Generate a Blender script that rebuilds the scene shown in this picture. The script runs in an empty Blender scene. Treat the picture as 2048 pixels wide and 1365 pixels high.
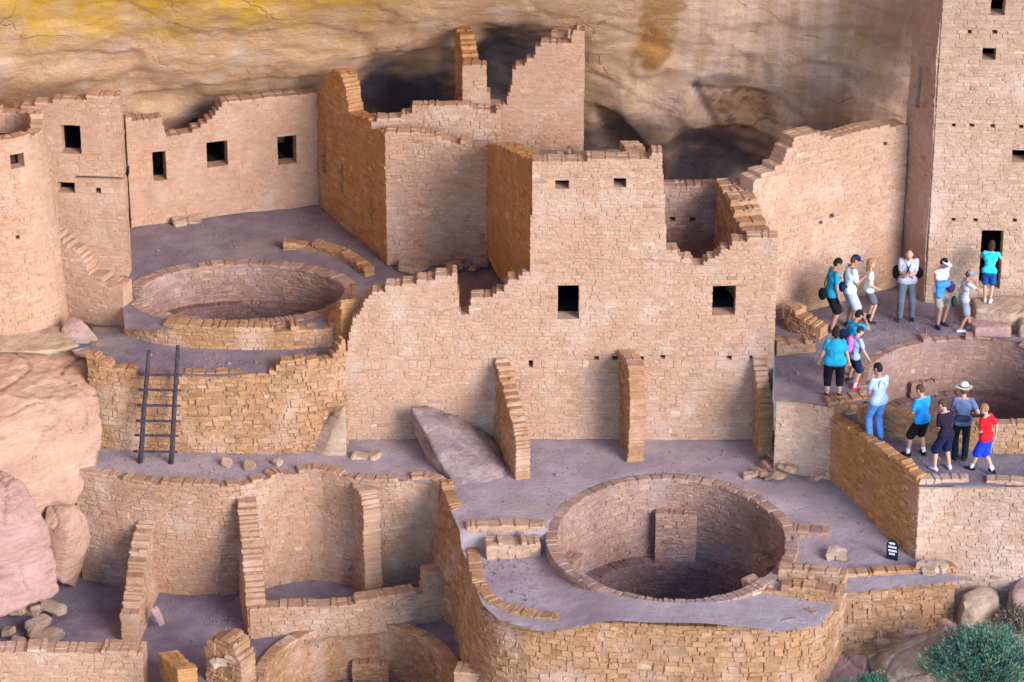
import bpy, bmesh, math, random
import numpy as np
from mathutils import Vector, Matrix, noise

R = math.radians
sc = bpy.context.scene
COL = sc.collection
random.seed(11)

# ------------------------------------------------------------------ camera, sky, sun, exposure
PITCH, DIST, FPX = R(25), 70.0, 6440.0
CT, ST = math.cos(PITCH), math.sin(PITCH)
CY, CZ = -DIST * CT, DIST * ST
cam_d = bpy.data.cameras.new("Camera")
cam = bpy.data.objects.new("Camera", cam_d)
COL.objects.link(cam)
cam.location = (0, CY, CZ)
cam.rotation_euler = (R(90) - PITCH, 0, 0)
cam_d.sensor_width = 36
cam_d.lens = 36 * FPX / 2048
cam_d.clip_end = 3000
sc.camera = cam

SUN_EL, SUN_AZ = 23, 40            # elevation; degrees to the right of straight behind the camera
world = bpy.data.worlds.new("World")
sc.world = world
world.use_nodes = True
wn = world.node_tree
bg = wn.nodes["Background"]
sky = wn.nodes.new("ShaderNodeTexSky")
sky.sky_type = 'NISHITA'
sky.sun_disc = False
sky.ozone_density = 6.0
sky.dust_density = 0.2
sky.sun_elevation = R(SUN_EL)
sky.sun_rotation = R(180 - SUN_AZ)
wn.links.new(sky.outputs[0], bg.inputs[0])
bg.inputs[1].default_value = 0.13
sun_d = bpy.data.lights.new("Sun", 'SUN')
sun_d.energy = 1.35
sun_d.angle = R(28)
sun_d.color = (1.0, 0.95, 0.92)
sun = bpy.data.objects.new("Sun", sun_d)
COL.objects.link(sun)
_e, _a = R(SUN_EL), R(SUN_AZ)
sdir = Vector((math.sin(_a) * math.cos(_e), -math.cos(_a) * math.cos(_e), math.sin(_e)))
sun.rotation_euler = sdir.to_track_quat('Z', 'Y').to_euler()
sc.view_settings.view_transform = 'Standard'
sc.view_settings.look = 'None'
sc.view_settings.exposure = 1.95
sc.view_settings.gamma = 1.0
try:
    sc.cycles.max_bounces = 6
    sc.cycles.diffuse_bounces = 4
except Exception:
    pass

# ------------------------------------------------------------------ surveying helpers (pixel of the photograph -> place)
def ray(px, py):
    a, b = (px - 1024) / FPX, -(py - 682.5) / FPX
    return Vector((a, CT + b * ST, -ST + b * CT))

def onZ(px, py, z):
    d = ray(px, py); t = (z - CZ) / d.z
    return Vector((d.x * t, CY + d.y * t, z))

def onY(px, py, y):
    d = ray(px, py); t = (y - CY) / d.y
    return Vector((d.x * t, y, CZ + d.z * t))

def proj(x, y, z):
    dep = (y - CY) * CT - (z - CZ) * ST
    up = (y - CY) * ST + (z - CZ) * CT
    return 1024 + FPX * x / dep, 682.5 - FPX * up / dep

def z_at(x, y, py):
    k = -(py - 682.5) / FPX
    return CZ + (y - CY) * (k * CT - ST) / (CT + k * ST)

def nz(x, y=0.0, z=0.0):
    return noise.noise(Vector((x, y, z)))

def fbm(v, o=4):
    s, a = 0.0, 0.5
    for _ in range(o):
        s += a * noise.noise(v); v = v * 2.03; a *= 0.5
    return s

def sstep(a, b, x):
    t = min(max((x - a) / (b - a), 0), 1); return t * t * (3 - 2 * t)

def lerp_list(lst, x):
    if x <= lst[0][0]: return lst[0][1]
    for (a, va), (b, vb) in zip(lst, lst[1:]):
        if x <= b:
            return va + (vb - va) * (x - a) / max(b - a, 1e-6)
    return lst[-1][1]

def lerp2(lst, x):
    if x <= lst[0][0]: return lst[0][1], lst[0][2]
    for (a, va, wa), (b, vb, wb) in zip(lst, lst[1:]):
        if x <= b:
            k = (x - a) / max(b - a, 1e-6)
            return va + (vb - va) * k, wa + (wb - wa) * k
    return lst[-1][1], lst[-1][2]

# ------------------------------------------------------------------ materials
def mat_base(name, rough=0.95):
    m = bpy.data.materials.new(name); m.use_nodes = True
    nt = m.node_tree; b = nt.nodes["Principled BSDF"]
    b.inputs["Roughness"].default_value = rough
    try: b.inputs["Specular IOR Level"].default_value = 0.12
    except Exception: pass
    return m, nt, b

def N(nt, t, **kw):
    n = nt.nodes.new(t)
    for k, v in kw.items(): setattr(n, k, v)
    return n

def noise_tex(nt, vec, scale, detail=5, rough=0.6):
    n = N(nt, "ShaderNodeTexNoise")
    n.inputs["Scale"].default_value = scale; n.inputs["Detail"].default_value = detail
    n.inputs["Roughness"].default_value = rough
    if vec is not None: nt.links.new(vec, n.inputs["Vector"])
    return n.outputs[0]

def ramp(nt, fac, stops):
    r = N(nt, "ShaderNodeValToRGB")
    e = r.color_ramp.elements
    e[0].position, e[0].color = stops[0][0], (*stops[0][1], 1)
    e[1].position, e[1].color = stops[-1][0], (*stops[-1][1], 1)
    for p, c in stops[1:-1]:
        x = e.new(p); x.color = (*c, 1)
    nt.links.new(fac, r.inputs[0])
    return r.outputs[0]

def mix(nt, fac, a, b, mode='MIX'):
    m = N(nt, "ShaderNodeMix", data_type='RGBA', blend_type=mode)
    for sock, v in ((m.inputs[0], fac), (m.inputs[6], a), (m.inputs[7], b)):
        if isinstance(v, (int, float)): sock.default_value = v
        elif isinstance(v, tuple): sock.default_value = (*v, 1)
        else: nt.links.new(v, sock)
    return m.outputs[2]

def mapr(nt, v, a, b, c=0.0, d=1.0):
    m = N(nt, "ShaderNodeMapRange"); m.inputs[1].default_value = a; m.inputs[2].default_value = b
    m.inputs[3].default_value = c; m.inputs[4].default_value = d
    nt.links.new(v, m.inputs[0]); return m.outputs[0]

def bump(nt, b, h, strength, dist=0.02):
    n = N(nt, "ShaderNodeBump"); n.inputs["Strength"].default_value = strength; n.inputs["Distance"].default_value = dist
    nt.links.new(h, n.inputs["Height"]); nt.links.new(n.outputs[0], b.inputs["Normal"])

def pos_vec(nt, scale=(1, 1, 1)):
    g = N(nt, "ShaderNodeNewGeometry")
    m = N(nt, "ShaderNodeMapping"); m.inputs["Scale"].default_value = scale
    nt.links.new(g.outputs["Position"], m.inputs["Vector"])
    return m.outputs[0]

def masonry_mat(name, stops, mortar, stain=(0.30, 0.17, 0.09), stain_amt=0.45, pale=(0.62, 0.47, 0.38), pale_amt=0.4):
    """stone by stone tone (attribute), mortar, broad stains that belong to the wall"""
    m, nt, b = mat_base(name)
    at = N(nt, "ShaderNodeAttribute"); at.attribute_name = "Col"
    sp = N(nt, "ShaderNodeSeparateColor"); nt.links.new(at.outputs["Color"], sp.inputs[0])
    p = pos_vec(nt)
    st = ramp(nt, sp.outputs[0], stops)
    fine = noise_tex(nt, p, 22, 4, 0.7)
    st = mix(nt, 0.45, st, ramp(nt, fine, [(0.3, (0.62, 0.58, 0.55)), (0.7, (1.25, 1.22, 1.2))]), 'MULTIPLY')
    mo = mix(nt, noise_tex(nt, p, 9, 4), mortar, tuple(c * 0.72 for c in mortar))
    smear = mapr(nt, noise_tex(nt, pos_vec(nt, (1, 1, 1.5)), 3.0, 6, 0.7), 0.44, 0.6, 0.1, 0.85)
    st = mix(nt, smear, st, mo)
    c = mix(nt, sp.outputs[1], st, mo)
    c = mix(nt, 0.55, c, ramp(nt, noise_tex(nt, pos_vec(nt, (1, 1, 2.0)), 5.5, 6, 0.72), [(0.25, (0.62, 0.56, 0.52)), (0.5, (1, 1, 1)), (0.75, (1.25, 1.27, 1.3))]), 'MULTIPLY')
    big = noise_tex(nt, pos_vec(nt, (1, 1, 1.6)), 0.75, 5, 0.62)
    c = mix(nt, mapr(nt, big, 0.48, 0.66, 0, stain_amt), c, mix(nt, 0.5, c, stain))
    big2 = noise_tex(nt, pos_vec(nt, (1.2, 1.2, 0.9)), 0.9, 5, 0.62)
    c = mix(nt, mapr(nt, big2, 0.50, 0.68, 0, pale_amt), c, pale)
    nt.links.new(c, b.inputs["Base Color"])
    bump(nt, b, noise_tex(nt, pos_vec(nt, (1, 1, 1.7)), 11, 8, 0.7), 0.9, 0.04)
    return m

PINK = masonry_mat("pink_tan_masonry", [(0, (0.330, 0.182, 0.110)), (0.25, (0.470, 0.273, 0.172)), (0.6, (0.550, 0.328, 0.213)), (0.9, (0.620, 0.383, 0.245)), (1, (0.740, 0.547, 0.408))],
                   (0.520, 0.328, 0.220), stain=(0.420, 0.225, 0.114), stain_amt=0.6)
WARM = masonry_mat("warm_pink_masonry", [(0, (0.284, 0.149, 0.086)), (0.25, (0.404, 0.224, 0.134)), (0.6, (0.473, 0.269, 0.166)), (0.9, (0.533, 0.314, 0.191)), (1, (0.636, 0.449, 0.318))],
                   (0.447, 0.269, 0.172), stain=(0.361, 0.184, 0.089), stain_amt=0.6)
TAN = masonry_mat("tan_masonry", [(0, (0.270, 0.128, 0.057)), (0.25, (0.405, 0.211, 0.101)), (0.6, (0.504, 0.278, 0.140)), (0.9, (0.576, 0.338, 0.177)), (1, (0.702, 0.481, 0.316))],
                  (0.396, 0.211, 0.108), stain_amt=0.5)
OCHRE_BOUNCE = masonry_mat("bounce_tint_masonry", [(0, (0.292, 0.134, 0.048)), (0.3, (0.480, 0.230, 0.087)), (0.7, (0.597, 0.302, 0.121)), (1, (0.772, 0.446, 0.211))],
                    (0.491, 0.243, 0.094), stain_amt=0.4, pale_amt=0.25)  # redder masonry for left-facing walls; warm bounce light put into the colour
ADOBE = masonry_mat("plastered_masonry", [(0, (0.400, 0.228, 0.139)), (0.5, (0.520, 0.300, 0.189)), (1, (0.660, 0.437, 0.295))],
                    (0.540, 0.319, 0.205), stain=(0.360, 0.200, 0.139), stain_amt=0.5, pale_amt=0.35)
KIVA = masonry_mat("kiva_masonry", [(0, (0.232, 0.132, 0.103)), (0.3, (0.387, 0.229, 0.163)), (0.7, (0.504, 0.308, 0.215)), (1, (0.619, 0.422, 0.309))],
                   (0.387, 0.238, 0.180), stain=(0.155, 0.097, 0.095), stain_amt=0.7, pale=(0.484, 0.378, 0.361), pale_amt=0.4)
SOOTY_SHADED = masonry_mat("sooty_shaded_masonry", [(0, (0.155, 0.085, 0.075)), (0.3, (0.261, 0.147, 0.120)), (0.7, (0.339, 0.197, 0.158)), (1, (0.416, 0.270, 0.227))],
                   (0.261, 0.152, 0.133), stain=(0.104, 0.062, 0.070), stain_amt=0.7, pale=(0.325, 0.242, 0.266), pale_amt=0.4)  # kiva masonry darkened: sooted stone, plus shade of the pit in the colour

PALE = masonry_mat("pale_masonry", [(0, (0.330, 0.184, 0.120)), (0.25, (0.475, 0.301, 0.197)), (0.6, (0.563, 0.377, 0.261)), (0.9, (0.640, 0.444, 0.318)), (1, (0.776, 0.586, 0.451))],
                   (0.543, 0.360, 0.254), stain=(0.407, 0.217, 0.113), stain_amt=0.6, pale=(0.640, 0.468, 0.373), pale_amt=0.6)
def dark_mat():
    m, nt, b = mat_base("unlit_room")
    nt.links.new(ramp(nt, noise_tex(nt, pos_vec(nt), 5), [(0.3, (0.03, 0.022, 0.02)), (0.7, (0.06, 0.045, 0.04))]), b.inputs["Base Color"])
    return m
ROOM_SHADE = dark_mat()  # near-black lining; the dark of the interiors is put into the colour

def dirt_mat(name, a, bcol, c3, scale=1.2):
    m, nt, b = mat_base(name)
    p = pos_vec(nt)
    c = ramp(nt, noise_tex(nt, p, scale, 8, 0.72), [(0.32, a), (0.5, bcol), (0.68, c3)])
    c = mix(nt, mapr(nt, noise_tex(nt, p, 0.7, 7, 0.7), 0.5, 0.68, 0, 0.5), c, (0.42, 0.32, 0.27))
    c = mix(nt, 0.35, c, ramp(nt, noise_tex(nt, p, 30, 4, 0.7), [(0.3, (0.6, 0.6, 0.6)), (0.7, (1.25, 1.25, 1.25))]), 'MULTIPLY')
    nt.links.new(c, b.inputs["Base Color"])
    bump(nt, b, noise_tex(nt, p, 9, 8, 0.75), 0.8, 0.05)
    return m
DUST = dirt_mat("trodden_dust", (0.174, 0.136, 0.161), (0.230, 0.179, 0.210), (0.312, 0.244, 0.264))
DUST_PALE = dirt_mat("pale_dust", (0.291, 0.223, 0.235), (0.372, 0.290, 0.303), (0.463, 0.372, 0.366))
SLOPE = dirt_mat("rubble_soil", (0.24, 0.17, 0.12), (0.34, 0.25, 0.18), (0.44, 0.34, 0.26), 2.0)

def rock_mat(name, stops, scale=0.9, spot=(0.2, 0.13, 0.12), spot_amt=0.5):
    m, nt, b = mat_base(name)
    p = pos_vec(nt)
    c = ramp(nt, noise_tex(nt, pos_vec(nt, (1, 1, 1.8)), scale, 9, 0.7), stops)
    c = mix(nt, mapr(nt, noise_tex(nt, p, 2.6, 8, 0.75), 0.55, 0.66, 0, spot_amt), c, spot)
    bed = noise_tex(nt, pos_vec(nt, (0.8, 0.8, 7)), 1.6, 6, 0.7)
    c = mix(nt, 0.5, c, ramp(nt, bed, [(0.3, (0.72, 0.66, 0.62)), (0.5, (1, 1, 1)), (0.7, (1.18, 1.16, 1.16))]), 'MULTIPLY')
    c = mix(nt, 0.5, c, ramp(nt, noise_tex(nt, p, 26, 5, 0.8), [(0.3, (0.6, 0.57, 0.55)), (0.5, (1, 1, 1)), (0.7, (1.2, 1.2, 1.2))]), 'MULTIPLY')
    nt.links.new(c, b.inputs["Base Color"])
    h = N(nt, "ShaderNodeMath", operation='ADD'); nt.links.new(noise_tex(nt, p, 5, 10, 0.72), h.inputs[0]); nt.links.new(bed, h.inputs[1])
    bump(nt, b, h.outputs[0], 0.8, 0.08)
    return m
ROCK_PINK = rock_mat("pink_sandstone", [(0.3, (0.411, 0.230, 0.153)), (0.5, (0.498, 0.289, 0.200)), (0.7, (0.573, 0.369, 0.256))], spot=(0.357, 0.214, 0.153), spot_amt=0.3)
ROCK_ROSE = rock_mat("rose_sandstone", [(0.3, (0.388, 0.211, 0.162)), (0.5, (0.469, 0.265, 0.211)), (0.7, (0.541, 0.338, 0.270))], spot=(0.337, 0.196, 0.162), spot_amt=0.3)
ROCK_MAUVE = rock_mat("mauve_sandstone", [(0.3, (0.33, 0.19, 0.165)), (0.5, (0.43, 0.26, 0.225)), (0.7, (0.50, 0.34, 0.30))], spot=(0.27, 0.17, 0.155), spot_amt=0.35)
ROCK_DARK = rock_mat("varnished_sandstone", [(0.3, (0.19, 0.13, 0.13)), (0.5, (0.31, 0.22, 0.21)), (0.7, (0.48, 0.35, 0.30))], 1.6)
ROCK_TAN = rock_mat("tan_sandstone", [(0.3, (0.36, 0.24, 0.16)), (0.5, (0.48, 0.33, 0.22)), (0.7, (0.58, 0.44, 0.33))], 1.5)

def cliff_mat():
    m, nt, b = mat_base("alcove_sandstone")
    p = pos_vec(nt)
    lay = noise_tex(nt, pos_vec(nt, (0.6, 0.6, 1.6)), 1.3, 9, 0.72)
    c = ramp(nt, lay, [(0.28, (0.53, 0.295, 0.155)), (0.45, (0.64, 0.375, 0.205)), (0.58, (0.69, 0.425, 0.25)), (0.75, (0.74, 0.50, 0.33))])
    pat = noise_tex(nt, p, 0.8, 7, 0.65)
    c = mix(nt, mapr(nt, pat, 0.5, 0.64, 0, 0.5), c, (0.62, 0.345, 0.17))
    lam = noise_tex(nt, pos_vec(nt, (0.7, 0.7, 6)), 2.2, 8, 0.75)
    c = mix(nt, 0.3, c, ramp(nt, lam, [(0.3, (0.66, 0.60, 0.56)), (0.5, (1, 1, 1)), (0.7, (1.2, 1.18, 1.16))]), 'MULTIPLY')
    c = mix(nt, 0.6, c, ramp(nt, noise_tex(nt, pos_vec(nt, (1, 1, 1.6)), 13, 6, 0.8), [(0.3, (0.55, 0.5, 0.46)), (0.48, (1, 1, 1)), (0.7, (1.22, 1.2, 1.2))]), 'MULTIPLY')
    pat2 = noise_tex(nt, pos_vec(nt, (1, 1, 0.35)), 1.1, 7, 0.6)
    c = mix(nt, mapr(nt, pat2, 0.53, 0.68, 0, 0.6), c, (0.60, 0.46, 0.38))
    xr = N(nt, "ShaderNodeSeparateXYZ"); nt.links.new(pos_vec(nt), xr.inputs[0])
    mk = mapr(nt, xr.outputs[0], 1.5, 4.5)                       # the smoother, washed rock of the right half
    stre = noise_tex(nt, pos_vec(nt, (2.6, 0.5, 0.22)), 1.2, 6, 0.6)
    mm = N(nt, "ShaderNodeMath", operation='MULTIPLY'); nt.links.new(mk, mm.inputs[0]); nt.links.new(mapr(nt, stre, 0.42, 0.66, 0.15, 0.85), mm.inputs[1])
    c = mix(nt, mm.outputs[0], c, (0.86, 0.58, 0.43))
    spots = noise_tex(nt, pos_vec(nt, (1, 1, 2)), 7, 5, 0.75)
    c = mix(nt, mapr(nt, spots, 0.62, 0.72, 0, 0.6), c, (0.27, 0.16, 0.09))
    at = N(nt, "ShaderNodeAttribute"); at.attribute_name = "Col"
    sp = N(nt, "ShaderNodeSeparateColor"); nt.links.new(at.outputs["Color"], sp.inputs[0])
    ym = N(nt, "ShaderNodeMath", operation='MULTIPLY'); nt.links.new(sp.outputs[0], ym.inputs[0]); nt.links.new(mapr(nt, noise_tex(nt, pos_vec(nt, (1, 1, 1.8)), 2.2, 8, 0.72), 0.36, 0.58, 0.4, 1.0), ym.inputs[1])
    c = mix(nt, ym.outputs[0], c, (0.64, 0.36, 0.035))        # yellow mineral stain
    c = mix(nt, sp.outputs[1], c, (0.095, 0.08, 0.095))       # hearth smoke stain, plus shade painted into the recesses
    c = mix(nt, sp.outputs[2], c, (0.42, 0.19, 0.05))        # rust orange flakes
    nt.links.new(c, b.inputs["Base Color"])
    wv = N(nt, "ShaderNodeTexNoise"); wv.inputs["Scale"].default_value = 1.3; wv.inputs["Detail"].default_value = 5; nt.links.new(p, wv.inputs["Vector"])
    wp = mix(nt, 0.35, pos_vec(nt, (0.42, 0.2, 0.75)), wv.outputs[1])
    vo = N(nt, "ShaderNodeTexVoronoi", feature='DISTANCE_TO_EDGE'); vo.inputs["Scale"].default_value = 1.5; nt.links.new(wp, vo.inputs["Vector"])
    crk = N(nt, "ShaderNodeMath", operation='MULTIPLY'); nt.links.new(mapr(nt, vo.outputs[0], 0.0, 0.011, 1, 0), crk.inputs[0]); nt.links.new(mapr(nt, noise_tex(nt, p, 0.6, 4), 0.5, 0.62, 0, 0.4), crk.inputs[1])
    c = mix(nt, crk.outputs[0], c, (0.27, 0.15, 0.09))
    nt.links.new(c, b.inputs["Base Color"])
    h = N(nt, "ShaderNodeMath", operation='SUBTRACT'); nt.links.new(noise_tex(nt, pos_vec(nt, (1, 1, 1.6)), 5.5, 12, 0.76), h.inputs[0]); nt.links.new(crk.outputs[0], h.inputs[1])
    bump(nt, b, h.outputs[0], 1.0, 0.09)
    return m
CLIFF = cliff_mat()

def plain(name, col, rough=0.85, var=0.25, sc_=40, bmp=0.25):
    m, nt, b = mat_base(name, rough)
    tc = N(nt, "ShaderNodeTexCoord")
    n = noise_tex(nt, tc.outputs["Object"], sc_, 4)
    lo = tuple(c * (1 - var) for c in col); hi = tuple(min(1, c * (1 + var)) for c in col)
    nt.links.new(ramp(nt, n, [(0.3, lo), (0.7, hi)]), b.inputs["Base Color"])
    if bmp: bump(nt, b, noise_tex(nt, tc.outputs["Object"], 14, 3), bmp, 0.02)
    return m

# ------------------------------------------------------------------ mesh helpers
class MB:
    def __init__(s): s.v, s.f, s.c = [], [], []
    def quad(s, a, b, c, d, col=(0.5, 0, 0.5)):
        i = len(s.v); s.v += [a, b, c, d]; s.f.append((i, i + 1, i + 2, i + 3)); s.c.append(col)
    def hexa(s, fr, bk, col=(0.5, 0, 0.5)):
        """fr, bk: 4 corners each, same order (counter-clockwise seen from the front)"""
        i = len(s.v); s.v += list(fr) + list(bk)
        F = [(0, 1, 2, 3), (7, 6, 5, 4), (0, 4, 5, 1), (1, 5, 6, 2), (2, 6, 7, 3), (3, 7, 4, 0)]
        for f in F: s.f.append(tuple(i + k for k in f)); s.c.append(col)
    def stone(s, fr, mid, bk, bkf, col):
        i = len(s.v); s.v += list(fr) + list(mid) + list(bk) + list(bkf)
        fs = [(0, 1, 2, 3), (15, 14, 13, 12)]
        for a in range(4):
            b = (a + 1) % 4
            fs += [(a, a + 4, b + 4, b), (a + 4, a + 8, b + 8, b + 4), (a + 8, a + 12, b + 12, b + 8)]
        for f in fs: s.f.append(tuple(i + k for k in f)); s.c.append(col)
    def build(s, name, mat, parent=None, origin=None, smooth=False):
        o = origin if origin is not None else Vector((0, 0, 0))
        me = bpy.data.meshes.new(name)
        me.from_pydata([(p[0] - o[0], p[1] - o[1], p[2] - o[2]) for p in s.v], [], s.f)
        at = me.attributes.new("Col", 'FLOAT_COLOR', 'FACE')
        at.data.foreach_set("color", [x for c in s.c for x in (*c, 1.0)])
        me.materials.append(mat)
        if smooth: me.polygons.foreach_set("use_smooth", [True] * len(me.polygons))
        me.update()
        ob = bpy.data.objects.new(name, me); COL.objects.link(ob)
        if parent is not None:
            ob.parent = parent
            if origin is not None: ob.location = Vector(o) - Vector(parent.location)
        else: ob.location = o
        return ob

def tag(o, label=None, cat=None, group=None, kind=None):
    if label: o["label"] = label
    if cat: o["category"] = cat
    if group: o["group"] = group
    if kind: o["kind"] = kind
    return o

def empty(name, loc, label, cat, group=None):
    o = bpy.data.objects.new(name, None); COL.objects.link(o); o.location = loc
    o.empty_display_size = 0.2
    return tag(o, label, cat, group)

def mesh_obj(name, me, mat, parent=None, loc=None):
    me.materials.clear(); me.materials.append(mat)
    o = bpy.data.objects.new(name, me); COL.objects.link(o)
    if parent is not None: o.parent = parent
    if loc is not None: o.location = loc
    return o

def evaluate(bm, mods):
    """mesh of a bmesh after modifiers"""
    me = bpy.data.meshes.new("tmp"); bm.to_mesh(me); bm.free()
    ob = bpy.data.objects.new("tmp", me); COL.objects.link(ob)
    for typ, kw in mods:
        md = ob.modifiers.new("m", typ)
        for k, v in kw.items(): setattr(md, k, v)
    dg = bpy.context.evaluated_depsgraph_get(); dg.update()
    out = bpy.data.meshes.new_from_object(ob.evaluated_get(dg))
    bpy.data.objects.remove(ob); bpy.data.meshes.remove(me)
    return out

def finish_smooth(me):
    me.polygons.foreach_set("use_smooth", [True] * len(me.polygons)); me.update()

# ------------------------------------------------------------------ masonry
STYLES = {  # course heights, stone lengths, corner jitter, proud range, share of stones showing
    "fine":   dict(ch=(0.058, 0.10), sl=(0.09, 0.34), jit=0.011, pr=(-0.006, 0.012), show=1.0, gap=0.005, bulge=0.05),
    "course": dict(ch=(0.055, 0.108), sl=(0.08, 0.31), jit=0.015, pr=(-0.007, 0.018), show=1.0, gap=0.006, bulge=0.07),
    "rubble": dict(ch=(0.055, 0.135), sl=(0.07, 0.32), jit=0.024, pr=(-0.008, 0.022), show=0.98, gap=0.007, bulge=0.10),
    "plaster": dict(ch=(0.075, 0.12), sl=(0.10, 0.36), jit=0.014, pr=(-0.006, 0.008), show=0.55, gap=0.008, bulge=0.07),
}

class Path:
    def __init__(s, pts, closed=False, smooth=True):
        P = [Vector((p[0], p[1])) for p in pts]
        if len(P) > 2 and smooth:
            Q = []; n = len(P)
            rng = range(n) if closed else range(n - 1)
            for i in rng:
                a = P[(i - 1) % n] if closed or i > 0 else P[0] * 2 - P[1]
                b, c = P[i], P[(i + 1) % n]
                d = P[(i + 2) % n] if closed or i + 2 < n else P[-1] * 2 - P[-2]
                for k in range(8):
                    t = k / 8
                    Q.append(0.5 * ((2 * b) + (-a + c) * t + (2 * a - 5 * b + 4 * c - d) * t * t + (-a + 3 * b - 3 * c + d) * t ** 3))
            if not closed: Q.append(P[-1])
            P = Q
        if closed: P = P + [P[0]]
        s.P = P; s.closed = closed
        s.U = [0.0]
        for a, b in zip(P, P[1:]): s.U.append(s.U[-1] + (b - a).length)
        s.L = s.U[-1]
        nn = []
        for i in range(len(P)):
            if closed:
                a, b = P[(i - 1) % (len(P) - 1)], P[(i + 1) % (len(P) - 1)] if i < len(P) - 1 else P[1]
            else:
                a, b = P[max(i - 1, 0)], P[min(i + 1, len(P) - 1)]
            d = (b - a).normalized(); nn.append(Vector((d.y, -d.x)))
        s.N = nn; s.i = 0
    def at(s, u):
        u = min(max(u, 0), s.L)
        lo, hi = 0, len(s.U) - 1
        while hi - lo > 1:
            m = (lo + hi) // 2
            if s.U[m] <= u: lo = m
            else: hi = m
        k = (u - s.U[lo]) / max(s.U[hi] - s.U[lo], 1e-9)
        return s.P[lo].lerp(s.P[hi], k), s.N[lo].lerp(s.N[hi], k).normalized()

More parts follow.
